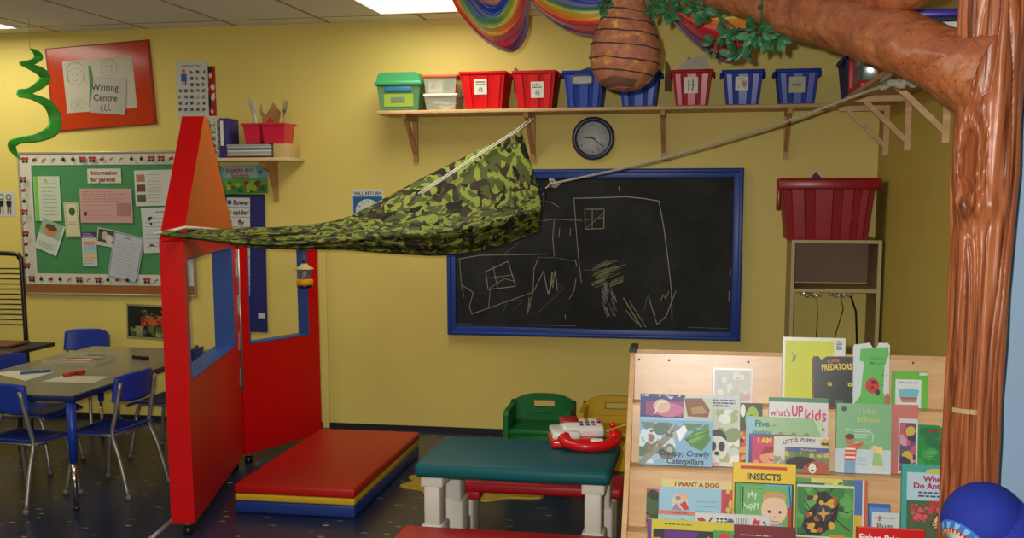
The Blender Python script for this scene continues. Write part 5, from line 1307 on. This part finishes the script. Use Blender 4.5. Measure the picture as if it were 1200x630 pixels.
# ------------------------------------------------------------------ books
BG = 'picture books on the display'
def book(label, box, tier, layer, base, art, roll=0, th=.008, name='picture_book', cat='book', outline=None, up=0.0, back=(206, 202, 190)):
    """box: photo pixels; the bottom rests on the ledge of its tier"""
    x0, y0, x1, y1 = box
    Yp = TY_[tier]-.004-layer*.0125
    zb = LZ[tier]+.0008
    ymid = Yp+.06*tn
    w = P(x1, (y0+y1)/2, Y=ymid).x-P(x0, (y0+y1)/2, Y=ymid).x
    xm = (P(x0, y1, Y=ymid).x+P(x1, y1, Y=ymid).x)/2
    h = (P((x0+x1)/2, y0, Y=Yp+.1*tn).z-zb-up)/math.cos(R(LEAN))
    if roll: zb += w/2*abs(math.sin(R(roll)))*.98
    t = thing(name, label, cat, Matrix.Translation((xm, Yp, zb+up)) @ Matrix.Rotation(R(90-LEAN), 4, 'X') @ Matrix.Rotation(R(roll), 4, 'Z'), BG)
    C = Matrix.Translation((0, h/2, 0))
    a = Art(w, h, th/2+.0004)
    bm_ = M(base, rough=.3, spec=.5, var=.04, scale=30)
    if outline:
        pl = [((u-.5)*w, (.5-v)*h) for u, v in outline]; a.prism(pl, -th/2, th/2, bm_, PAGES)
    else:
        a.box((0, 0, th/2-.0006), (w, h, .0012), bm_); a.box((0, 0, -th/2+.0006), (w, h, .0012), bm_); a.box((-w/2+.0008, 0, 0), (.0016, h, th), bm_)
    art(a)
    o = a.build('cover', t); o.matrix_local = C
    if not outline:
        o = MB().box((.0006, 0, 0), (w-.005, h-.004, th-.0024), PAGES).build('pages', t); o.matrix_local = C
    return t
G1, G2, G3 = (60, 130, 60), (90, 160, 80), (40, 90, 44)
def caterp(a):
    a.rect(0, 0, 1, .33, (206, 206, 200)).rect(.0, 0, .62, .33, (52, 60, 120))
    rnd = random.Random(1)
    for k in range(16): a.ell(rnd.uniform(.02, .6), rnd.choice([.02, .04, .05, .29]), .016, .018, (190, 200, 206), n=8)
    a.rect(.08, .10, .60, .30, (150, 70, 110)); a.ell(.40, .22, .20, .10, (196, 110, 150)); a.ell(.30, .17, .12, .10, (214, 180, 160)); a.line([(.2, .28), (.26, .12), (.36, .1)], .006, (230, 210, 190))
    a.rect(.60, .04, 1, .33, (196, 196, 180)).poly([(.61, .05), (.85, .04), (.96, .2), (.94, .31), (.66, .30)], (130, 80, 44)).poly([(.7, .18), (.86, .15), (.93, .25), (.72, .27)], (176, 130, 80))
    a.rect(0, .36, 1, 1, (130, 176, 206)); a.blobs(0, .4, .5, .98, 22, [(104, 130, 116), (160, 190, 206), (90, 116, 96), (206, 220, 226)], .012, .026, 3)
    a.poly([(0, .95), (.5, .42), (.58, .46), (.08, .99), (0, 1)], (136, 140, 130)); a.blobs(.12, .5, .5, .9, 20, [(180, 176, 160), (90, 96, 90), (150, 110, 80)], .005, .012, 7)
    a.poly([(.62, .62), (.76, .50), (.94, .46), (.98, .62), (.86, .78), (.72, .72)], (70, 130, 50)).poly([(.66, .62), (.8, .52), (.94, .50), (.86, .60), (.72, .68)], (110, 170, 70)).line([(.64, .64), (.96, .5)], .004, (50, 100, 40)); a.blobs(.6, .4, .95, .5, 6, [(90, 130, 80), (70, 110, 70)], .01, .02, 5)
    a.poly([(.5, .52), (.62, .42), (.66, .5), (.56, .66)], (236, 240, 244))
    a.text('Creepy, Crawly', .62, .82, .080, (40, 34, 70), .02, maxw=.70, shear=.2); a.text('Caterpillars', .64, .93, .080, (40, 34, 70), .02, maxw=.58, shear=.2)
def panda(a):
    a.rect(0, 0, 1, .2, (196, 204, 206)).scribble(.1, .05, .9, .17, 3, (70, 74, 84), .005, 4); a.rect(0, .2, 1, 1, (196, 200, 180))
    a.blobs(.3, .2, 1, .95, 26, [(226, 226, 220), (130, 150, 100), (160, 176, 120), (200, 206, 196)], .010, .024, 2)
    a.ell(.32, .62, .3, .14, (40, 40, 40)).ell(.34, .74, .34, .17, (214, 214, 206)).ell(.22, .72, .10, .07, (36, 36, 36)).ell(.48, .72, .10, .07, (36, 36, 36)).ell(.34, .82, .08, .03, (40, 40, 40))
    a.rect(0, .94, 1, 1, (214, 206, 206)); a.text('NO', .28, .97, .05, (190, 60, 90), .02)
book('magazine with a panda face and white text box beside Creepy, Crawly Caterpillars', (826, 464, 866, 548), 1, 0, (200, 206, 190), panda, name='magazine')
book('large Creepy, Crawly Caterpillars book with green leaves on pale blue', (749, 463, 834, 547), 1, 1, (140, 180, 206), caterp)
def lolly(a):
    a.poly([(0, 0), (1, 0), (1, .42), (0, .42)], (60, 70, 40)).ell(.55, .25, .32, .2, (150, 180, 60)).ell(.5, .3, .2, .12, (70, 80, 46)).ell(.12, .12, .12, .1, (226, 226, 216)); a.rect(0, .42, 1, 1, (70, 90, 50)); a.rect(0, .44, .3, 1, (196, 70, 40)).blobs(0, .44, .3, 1, 8, [(60, 40, 40), (206, 160, 60)], .006, .012, 4)
book('book with a bright green curl mostly hidden behind the Five book', (866, 473, 892, 549), 1, 0, (70, 80, 46), lolly)
def upkids(a):
    a.rect(0, 0, 1, .06, (70, 130, 100)); a.text("what's", .20, .21, .10, (190, 30, 90), .014, maxw=.34); a.text('UP', .485, .18, .15, (190, 30, 90), .03, maxw=.19); a.text('kids', .79, .23, .17, (206, 40, 100), .02, maxw=.36)
    a.scribble(.05, .35, .5, .42, 2, (90, 90, 96), .003, 4); a.ell(.30, .42, .09, .08, (150, 150, 146)).ell(.30, .42, .05, .05, (40, 40, 44)).ell(.48, .43, .06, .05, (50, 50, 54)); a.line([(.3, .44), (.5, .45)], .006, (40, 40, 44)); a.scribble(.72, .38, .96, .48, 1, (50, 50, 60), .009, 3)
    a.blobs(.05, .6, .95, .95, 10, [(150, 170, 150), (90, 80, 76), (206, 160, 120)], .01, .03, 2)
book("white what's UP kids magazine behind the green Five book", (899, 467, 969, 549), 1, 0, (206, 204, 200), upkids, name='magazine')
def five(a):
    a.rect(0, 0, .12, 1, (150, 190, 206)).rect(.12, .5, 1, 1, (110, 160, 100)); a.text('Five', .12, .13, .125, (50, 110, 140), .03, align='L'); a.text('Specking', .08, .29, .085, (50, 120, 146), .02, align='L', maxw=.26); a.text('Frogs', .08, .44, .12, (50, 110, 140), .03, align='L', maxw=.22)
    for k in range(3): a.ell(.46+.17*k, .31, .03, .025, (196, 80, 60), n=10).ell(.455+.17*k, .34, .045, .03, (110, 160, 90), n=12)
    a.line([(.34, .18), (.40, .15)], .003, (170, 110, 90)); a.poly([(.92, .06), (1, .0), (1, .3), (.94, .2)], (176, 206, 160))
book('pale green Five Specking Frogs book behind the purple one', (873, 489, 962, 550), 1, 1, (140, 180, 128), five, outline=[(0, 0), (.88, .02), (.95, .16), (1, .4), (1, 1), (0, 1)])
def iam(a):
    a.rect(.06, .08, 1, 1, (196, 60, 100)); a.text('I AM', .16, .16, .14, (236, 196, 40), .05, align='L', maxw=.40)
    a.ell(.42, .62, .22, .25, (226, 150, 120)).poly([(.2, .58), (.3, .34), (.56, .34), (.68, .5), (.5, .46)], (150, 40, 50)).line([(.36, .68), (.46, .74), (.56, .68)], .004, (150, 60, 60)).poly([(.2, 1), (.3, .84), (.58, .84), (.7, 1)], (206, 30, 40)).ell(.14, .82, .06, .1, (226, 150, 120))
book('purple edged I AM book with a pink cheeked face', (877, 509, 941, 550), 1, 2, (80, 50, 120), iam)
def puppy(a):
    a.text('LITTLE', .30, .13, .10, (50, 46, 50), .02, rot=14, maxw=.30); a.text('PUPPY', .62, .10, .10, (50, 46, 50), .02, rot=-4, maxw=.34); a.ell(.92, .16, .09, .12, (206, 176, 50)).blobs(.86, .08, .98, .22, 4, [(60, 50, 50)], .003, .006, 2)
    a.rect(.20, .30, 1, 1, (110, 130, 90)).rect(.24, .30, .98, .42, (80, 90, 150)); a.text('The Puppies', .62, .36, .06, (206, 190, 70), .01); a.blobs(.2, .42, 1, .56, 20, [(150, 140, 60), (196, 170, 80), (90, 120, 60)], .006, .012, 3)
    a.ell(.5, .72, .28, .17, (44, 36, 36)); a.poly([(.5, 1), (.55, .8), (.72, .66), (.92, .68), (.98, .85), (.96, 1)], (170, 80, 46)).ell(.70, .86, .07, .14, (226, 214, 200)).ell(.62, .80, .02, .03, (40, 30, 30)).ell(.78, .80, .02, .03, (40, 30, 30)).ell(.70, .92, .03, .03, (40, 30, 30)); a.blobs(.0, .55, .2, .98, 10, [(130, 150, 110), (170, 150, 130)], .006, .012, 4)
book('white topped Little Puppy book with a brown and white dog in its den', (906, 511, 971, 551), 1, 3, (206, 204, 196), puppy, outline=[(.0, .02), (1, 0), (.94, 1), (.0, 1)])
def school(a):
    a.rect(0, .66, 1, 1, (190, 206, 214)); a.line([(0, .66), (1, .66)], .002, (206, 214, 206)); a.text('I Like', .56, .10, .075, (206, 196, 80), 0); a.text('School', .58, .22, .085, (206, 196, 80), 0); a.ell(.14, .08, .05, .035, (60, 80, 90))
    a.line([(.2, .44), (.19, .36), (.3, .38), (.55, .36), (.68, .44), (.66, .54), (.36, .56)], .002, (206, 220, 200)); a.scribble(.34, .38, .62, .5, 3, (196, 214, 196), .003, 4)
    a.ell(.25, .52, .08, .07, (190, 110, 70)).ell(.25, .475, .09, .04, (90, 60, 50)); a.poly([(.16, .82), (.17, .62), (.36, .58), (.48, .54), (.5, .58), (.38, .66), (.36, .84)], (206, 80, 50))
    for k in range(3): a.rect(.17, .64+.06*k, .36, .665+.06*k, (236, 226, 206))
    a.rect(.16, .82, .36, 1, (120, 160, 190)).ell(.48, .56, .03, .025, (190, 110, 70)); a.ell(.70, .64, .06, .05, (226, 180, 160)).poly([(.7, .6), (.84, .62), (.86, .74), (.78, .72)], (226, 206, 120)); a.poly([(.66, .88), (.68, .70), (.80, .70), (.86, .88)], (150, 190, 120)).rect(.68, .88, .72, .98, (226, 190, 170)).rect(.78, .88, .82, .98, (226, 190, 170)); a.scribble(.40, .76, .58, .88, 3, (130, 150, 160), .002, 8)
book('pale green I Like School book with two children at a board', (978, 474, 1043, 551), 1, 1, (126, 176, 130), school)
def fold1(a):
    a.rect(0, 0, 1, .38, (196, 110, 100)); a.rect(.3, .2, 1, .99, (206, 204, 200)).rect(.34, .26, .93, .95, (90, 80, 110)); a.blobs(.36, .28, .92, .93, 20, [(200, 170, 60), (196, 80, 110), (120, 60, 90), (60, 50, 70), (206, 150, 160)], .008, .018, 5)
book('salmon folder with a colourful framed picture right of I Like School', (1042, 475, 1074, 551), 1, 0, (190, 110, 100), fold1)
def greenb(a): a.blobs(0, .05, 1, .95, 12, [(36, 130, 60), (60, 150, 70), (30, 110, 60)], .01, .03, 3); a.rect(.45, .10, .85, .14, (150, 40, 36)); a.scribble(.2, .5, .85, .7, 4, (90, 176, 90), .003, 4)
book('plain green book with rounded corners next to the tree trunk', (1073, 498, 1103, 551), 1, 0, (44, 140, 66), greenb, outline=[(0, 0), (.8, 0), (.94, .03), (1, .1), (1, 1), (0, 1)])
# top tier
def yel(a): a.rect(.05, .05, .82, 1, (196, 200, 40)).rect(.82, .02, .98, .2, (206, 206, 196)); a.scribble(.86, .04, .96, .18, 4, (60, 90, 120), .005, 3); a.poly([(.14, .18), (.2, .28), (.24, .24), (.2, .34), (.15, .38), (.18, .28)], (120, 120, 110))
book('big yellow book with a small grey bird standing on the top ledge', (915, 396, 989, 474), 0, 0, (206, 206, 186), yel)
def pred(a):
    a.text('PREDATORS', .60, .20, .12, (226, 196, 60), .03, maxw=.72, rot=3); a.text('SUPER', .52, .08, .07, (206, 100, 40), .02, rot=4, maxw=.3); a.ell(.44, .55, .055, .04, (196, 200, 60)).ell(.92, .55, .05, .04, (196, 200, 60)).ell(.45, .55, .016, .02, (20, 20, 20)).ell(.92, .55, .016, .02, (20, 20, 20)); a.poly([(.58, .86), (.76, .86), (.8, .96), (.55, .96)], (84, 84, 90)).poly([(.6, .6), (.72, .5), (.8, .6), (.78, .86), (.58, .86)], (36, 36, 38))
    a.line([(.03, .1), (.02, .5), (.06, .96)], .006, (110, 84, 60))
book('black Predators book cut to the shape of a panther head', (950, 418, 999, 473), 0, 1, (22, 22, 24), pred, outline=[(0, .08), (.04, 0), (.16, 0), (.22, .07), (.36, .0), (.7, -.01), (1, .0), (1, 1), (.06, 1), (.10, .9), (.02, .7), (.06, .5)])
def number(a):
    a.rect(.03, .03, .45, .95, (196, 206, 206)).poly([(.2, .10), (.95, .06), (.98, .18), (.86, .35), (.84, .75), (.98, .95), (.04, .95), (.22, .82), (.3, .3), (.18, .28)], (90, 176, 80)); a.text('Number', .66, .23, .06, (60, 130, 90), .006, maxw=.42); a.text('Munch!', .68, .31, .06, (60, 130, 90), .006, maxw=.42)
    a.ell(.54, .66, .19, .12, (196, 40, 36)).ell(.68, .76, .07, .05, (50, 40, 40)); a.blobs(.4, .58, .66, .74, 5, [(40, 30, 30)], .003, .005, 3); a.blobs(.8, .4, .97, .9, 6, [(40, 40, 40)], .001, .002, 6); a.ell(.95, .87, .08, .1, (160, 110, 80))
ns = [(.03, .04), (.45, .0), (.5, .05), (.55, .08), (.61, .08), (.67, .05), (.70, 0), (.95, 0), (1, .04), (1, .97), (.97, 1), (.03, 1), (0, .97), (0, .07)]
book('white and green number board book with a red ladybird and a notch on top', (998, 402, 1041, 474), 0, 1, (206, 208, 202), number, outline=ns)
def whatm(a): a.rect(0, 0, .08, 1, (90, 170, 60)); a.rect(.1, .22, .82, 1, (210, 214, 214)); a.text('What makes this?', .47, .30, .05, (60, 60, 70), .01, maxw=.62); a.poly([(.18, .5), (.5, .46), (.76, .5), (.72, .7), (.22, .7)], (110, 180, 200)).poly([(.22, .7), (.72, .7), (.68, .84), (.28, .84)], (176, 120, 90)).rect(.26, .72, .7, .74, (120, 80, 60)); a.rect(.76, .03, .98, .1, (206, 210, 190))
book('small lime green What makes this? book by the tree', (1044, 435, 1086, 474), 0, 0, (100, 180, 60), whatm)
def sparkle(a): a.rect(.06, .06, .97, .97, (206, 206, 200)); a.blobs(.12, .12, .95, .95, 60, [(190, 200, 206), (214, 206, 190), (206, 196, 200), (196, 206, 180), (226, 224, 220)], .004, .010, 3); a.blobs(.5, .7, .95, .95, 8, [(206, 206, 140), (206, 170, 160)], .006, .012, 4)
book('pale glossy foil covered book alone on the left of the top board', (834, 431, 881, 474), 0, 0, (206, 200, 190), sparkle)
# third tier
def leafy(a): a.blobs(0, 0, 1, 1, 24, [(40, 70, 40), (60, 90, 50), (190, 80, 50), (30, 44, 30)], .008, .02, 5)
book('dark leafy book with orange flowers at the left end of the third ledge', (757, 573, 776, 628), 2, 0, (40, 60, 36), leafy)
def wantdog(a): a.text('I WANT A DOG', .51, .085, .09, (140, 44, 36), .04, maxw=.95); a.rect(.0, .16, 1, 1, (196, 60, 70)); a.blobs(.9, .15, 1, .9, 8, [(120, 130, 120), (206, 190, 90)], .008, .012, 2)
book('cream I WANT A DOG book behind the caterpillar book', (773, 563, 857, 628), 2, 0, (214, 196, 130), wantdog)
def cbf(a):
    a.rect(.02, .04, .93, 1, (150, 190, 210)); a.rect(.93, 0, 1, 1, (190, 60, 70)); a.ell(.32, .34, .12, .2, (206, 196, 180)).poly([(.3, .16), (.40, .12), (.44, .24), (.36, .26)], (226, 170, 130)).ell(.29, .24, .04, .05, (140, 130, 110)).poly([(.32, .38), (.40, .3), (.46, .50), (.38, .52)], (200, 50, 46)).poly([(.2, .52), (.26, .36), (.36, .54)], (150, 130, 170))
    a.rect(0, .54, .57, 1, (160, 200, 206)).rect(0, .54, .57, .64, (206, 120, 100)); a.scribble(.2, .57, .46, .61, 1, (150, 60, 60), .003, 3); a.text('Caterpillar', .28, .76, .085, (70, 90, 100), .004, maxw=.4); a.text('to Butterfly', .28, .90, .085, (70, 90, 100), .004, maxw=.4); a.scribble(.56, .24, .9, .8, 5, (120, 150, 170), .0025, 3)
book('pale blue Caterpillar to Butterfly book with a red beaked puffin', (771, 572, 850, 628), 2, 1, (150, 190, 210), cbf)
def insects_(a):
    a.rect(.12, .04, .86, .085, (196, 50, 30)); a.text('INSECTS', .5, .185, .09, (30, 26, 26), .03, maxw=.62); a.rect(.03, .275, .97, .96, (36, 40, 50)); a.rect(.05, .29, .5, .94, (90, 160, 80)).rect(.5, .29, .94, .6, (80, 170, 206)).rect(.5, .6, .94, .94, (196, 40, 36)); a.line([(.9, .3), (.93, .6)], .003, (30, 40, 60))
book('yellow INSECTS book with a red bar along the top', (857, 544, 931, 628), 2, 1, (226, 190, 20), insects_)
def pup(a):
    a.text('My', .26, .17, .13, (214, 224, 206), .01, rot=10, maxw=.2); a.text('Puppy', .23, .38, .14, (214, 224, 206), .01, rot=14, maxw=.36); a.line([(.06, .02), (.06, .5)], .004, (40, 60, 40)); a.scribble(.1, .03, .5, .06, 1, (60, 110, 60), .003, 3)
    a.ell(.72, .46, .27, .30, (226, 190, 160)).ell(.72, .22, .25, .13, (190, 150, 90)).ell(.73, .30, .22, .09, (226, 190, 160)); a.ell(.62, .50, .04, .03, (70, 60, 56)).ell(.84, .50, .035, .03, (70, 60, 56)).ell(.74, .60, .025, .02, (206, 150, 130)).line([(.66, .68), (.74, .70), (.82, .68)], .0025, (190, 100, 90)); a.poly([(.5, 1), (.54, .80), (.7, .74), (.9, .76), (1, .9), (1, 1)], (140, 170, 190)).line([(.74, .8), (.6, 1)], .005, (190, 60, 56))
book('green My Puppy book with a baby face in front of the INSECTS book', (866, 570, 922, 629), 2, 2, (110, 170, 96), pup)
def strip_(a):
    a.rect(.02, .05, .98, .95, (206, 206, 204)); a.poly([(.04, .3), (.1, .2), (.16, .36), (.12, .46), (.06, .42)], (176, 50, 70)).line([(.2, .42), (.24, .2)], .005, (60, 70, 50))
    for k in range(6): a.ell(.31+.055*(k % 3), .26+.14*(k//3), .018, .05, (40, 40, 44), n=10)
    a.ell(.48, .34, .045, .13, (90, 100, 150)).ell(.48, .34, .016, .05, (60, 60, 90))
    for k in range(6): a.line([(.56+.03*k, .14), (.56+.03*k, .54)], .0025, (130, 130, 130))
    a.poly([(.77, .3), (.80, .14), (.83, .24), (.88, .22), (.85, .34), (.87, .48), (.81, .42), (.77, .5)], (200, 40, 46)); a.ell(.92, .32, .02, .08, (110, 110, 110)).ell(.92, .62, .03, .1, (40, 44, 44)).line([(.92, .5), (.95, .4)], .003, (60, 60, 60))
book('white picture strip of small coloured bugs in front of the My Puppy book', (813, 601, 902, 629), 2, 3, (196, 196, 196), strip_, th=.003)
def bugs(a):
    a.rect(0, 0, .05, 1, (96, 60, 130)); a.rect(.07, .12, .78, 1, (40, 36, 40)); a.poly([(.20, .12), (.6, .14), (.56, .3), (.62, .5), (.2, .5)], (96, 40, 120)); a.text('Bugs!', .41, .34, .26, (226, 120, 40), .04, rot=3); a.rect(.77, .1, 1, 1, (70, 150, 70)).ell(.90, .36, .10, .24, (206, 60, 40)).poly([(.86, .8), (.92, .5), (.98, .8)], (236, 190, 60)); a.scribble(.2, .03, .55, .07, 1, (90, 80, 40), .003, 3)
b = book('yellow and black Bugs! book lowest at the left of the display', (757, 612, 858, 700), 3, 1, (206, 190, 60), bugs)
def beetle(a):
    a.rect(.0, .0, .26, 1, (90, 150, 70)); a.rect(.26, .02, .82, .5, (206, 200, 90)); a.rect(0, .08, .5, .14, (50, 90, 80)); a.text('BUGS', .55, .08, .05, (90, 150, 100), .01, maxw=.2); a.blobs(.7, .02, .98, .1, 8, [(120, 140, 50), (80, 120, 50)], .005, .01, 3)
book('book with a yellow and green top edge behind the beetle book', (931, 561, 999, 628), 2, 0, (200, 196, 90), beetle)
def beetle2(a):
    a.rect(.01, .04, .99, .97, (70, 140, 60)); a.blobs(.02, .05, .98, .96, 24, [(50, 120, 50), (90, 160, 80), (40, 100, 50)], .012, .03, 4)
    a.poly([(.10, .78), (.2, .5), (.34, .34), (.36, .14), (.5, .10), (.62, .22), (.74, .34), (.70, .62), (.58, .82), (.40, .96), (.2, .94)], (36, 30, 28)); a.blobs(.18, .2, .7, .9, 24, [(200, 110, 40), (60, 46, 40), (170, 80, 36), (30, 26, 26), (206, 160, 60)], .004, .012, 6)
    a.ell(.48, .52, .14, .16, (40, 56, 70)).poly([(.46, .40), (.50, .5), (.60, .52), (.5, .56), (.48, .68), (.43, .56), (.36, .54), (.44, .5)], (206, 150, 60))
    for q in ([(.7, .4), (.86, .5), (.96, .46)], [(.68, .62), (.8, .74), (.92, .84)], [(.24, .46), (.14, .3)], [(.2, .9), (.08, .96)], [(.55, .16), (.62, .04)], [(.40, .14), (.30, .06)]): a.line(q, .003, (30, 30, 26))
    a.rect(.58, .93, .84, .98, (200, 130, 40))
book('book showing a large black and orange beetle on green leaves', (932, 569, 1000, 628), 2, 1, (206, 208, 196), beetle2)
def bluey(a): a.rect(.0, .0, .8, .6, (70, 110, 170)).rect(0, .6, .8, 1, (206, 176, 60)).rect(.8, 0, .88, 1, (206, 206, 206)).rect(.88, 0, 1, 1, (190, 90, 50))
book('blue and yellow book with an orange spine strip beside the beetle book', (985, 563, 1015, 628), 2, 0, (190, 100, 60), bluey)
def bugsw(a): a.text('Bugs', .5, .46, .22, (70, 110, 90), .02, maxw=.6); a.scribble(.1, .14, .9, .22, 1, (90, 130, 170), .004, 3); a.ell(.5, .82, .14, .14, (196, 80, 50)).ell(.75, .84, .1, .12, (90, 150, 80)).line([(.3, .1), (.28, .3)], .006, (190, 90, 80))
book('small white Bugs book low between the beetle book and the butterfly book', (1020, 600, 1053, 628), 2, 1, (196, 206, 206), bugsw)
def blues(a): a.rect(.05, .1, .95, .3, (90, 130, 190)); a.poly([(.1, .3), (.5, .22), (.5, .4)], (206, 120, 80))
book('small blue book peeping above the white Bugs book', (1016, 590, 1042, 628), 2, 0, (60, 100, 170), blues)
def ants(a):
    a.rect(.1, .10, 1, .45, (176, 200, 214)); a.ell(.62, .08, .2, .035, (196, 180, 80)); a.text('Where', .60, .175, .075, (176, 30, 80), .04); a.text('Do Ants Live?', .64, .265, .075, (176, 30, 80), .04, maxw=.95); a.scribble(.3, .33, .95, .42, 2, (70, 70, 96), .005, 3)
    a.rect(.1, .46, 1, 1, (70, 96, 60)); a.rect(.5, .455, 1, .50, (200, 40, 50)); a.blobs(.18, .5, .75, .72, 46, [(200, 60, 80), (214, 90, 100), (170, 40, 60)], .003, .008, 4)
    a.poly([(.52, .76), (.62, .62), (.82, .54), (1, .5), (1, .82), (.86, .88), (.66, .84)], (214, 196, 130))
    for q in ([(.54, .76), (1, .56)], [(.56, .78), (1, .68)], [(.58, .8), (.98, .8)], [(.62, .62), (.86, .88)], [(.8, .55), (.98, .82)], [(.52, .76), (.62, .62), (.82, .54), (1, .5)], [(.52, .76), (.66, .84), (.86, .88)]): a.line(q, .003, (46, 36, 30))
book('teal framed Where Do Ants Live? book with an orange butterfly by the trunk', (1054, 546, 1122, 629), 2, 1, (70, 160, 150), ants)
def fp(a): a.text('Fisher-Price', .36, .115, .085, (230, 226, 220), .03, maxw=.64); a.ell(.5, .6, .3, .2, (226, 190, 60)); a.rect(.1, .85, .9, .92, (230, 226, 220))
book('red box lettered in white low at the foot of the display', (1001, 621, 1081, 716), 3, 1, (206, 14, 16), fp, th=.020, name='toy_box', cat='box')
def redb(a): a.scribble(.1, .1, .8, .2, 2, (196, 170, 150), .003, 2); a.ell(.5, .6, .2, .2, (206, 160, 80))
book('dark red book next to the yellow Bugs! book on the lowest ledge', (858, 618, 930, 716), 3, 1, (120, 40, 50), redb)
# ------------------------------------------------------------------ blue padded armchair in the corner
t = thing('padded_armchair', 'blue padded child armchair with a printed rounded end in front of the tree trunk', 'armchair', at(.60, 2.35, 0))
AO = Vector((.60, 2.35, 0))
NV = M((32, 46, 140), rough=.75, spec=.2, var=.06, bump=.1, bscale=260)
rr = .0885
c0 = P(1153, 612, Y=2.40)-AO
ax = (_r*.734+_u*.628+_fw*.26).normalized()            # from the printed end into the arm
x_ = Vector((0, -1, 0)).cross(ax).normalized(); y_ = ax.cross(x_)
Tm = Matrix((x_, y_, ax)).transposed().to_4x4(); Tm.translation = c0
sph = [(rr*math.sin(R(a)), -rr*math.cos(R(a))) for a in range(46, 183, 4)]
MB().lathe(sph, NV, 48, Tm, caps=False).tube([c0+Vector((0, 0, -.0)), c0+(_r*.72-_u*.67+_fw*.15)*.14, c0+(_r*.72-_u*.67+_fw*.15)*.40], rr*1.0, NV, 40).build('rolled_arm', t)
rc = rr*math.sin(R(46)); hc = -rr*math.cos(R(46))
def ring(r0, r1, h0, h1, mat, name, lab):
    o = MB().lathe([(r0, hc-h0), (r1, hc-h1)], mat, 48, Tm, caps=(r0 < 1e-6)).build(name, t); o['label'] = lab
ring(rc*.78, rc, .012, .0, M((54, 104, 176), rough=.7), 'printed_band', 'blue band round the printed end')
ring(rc*.66, rc*.78, .016, .012, M((176, 34, 40), rough=.7), 'printed_stripe', 'narrow red stripe inside the blue band')
ring(0, rc*.66, .022, .016, M((176, 180, 180), rough=.7), 'end_print', 'pale printed disc')
dd = MB()
def rp_(f, h, a): return Tm @ Vector((rc*f*math.cos(a), rc*f*math.sin(a), hc-h))
for k in range(30):
    a0 = 2*PI*k/30
    dd.add([rp_(.67, .0168, a0), rp_(.67, .0168, a0+.1), rp_(.77, .0134, a0+.1), rp_(.77, .0134, a0)], [(0, 1, 2, 3)], M((224, 190, 120), rough=.6))
    if k % 2 == 0: dd.add([rp_(.80, .0118, a0), rp_(.80, .0118, a0+.14), rp_(.96, .0030, a0+.24), rp_(.96, .0030, a0+.02)], [(0, 1, 2, 3)], M((120, 170, 216), rough=.6))
dd.build('printed_dashes', t)
o = MB().lathe([(0, -.0035), (.016, -.003), (.018, 0)], M((170, 30, 40), rough=.6), 20, Matrix.Translation(Tm @ Vector((-.012, -.022, hc-.0205))) @ Tm.to_3x3().to_4x4()).build('red_spot', t)
MB().box((.20, .0, .28), (.36, .42, .56), NV, .05, 4).build('seat_base', t)
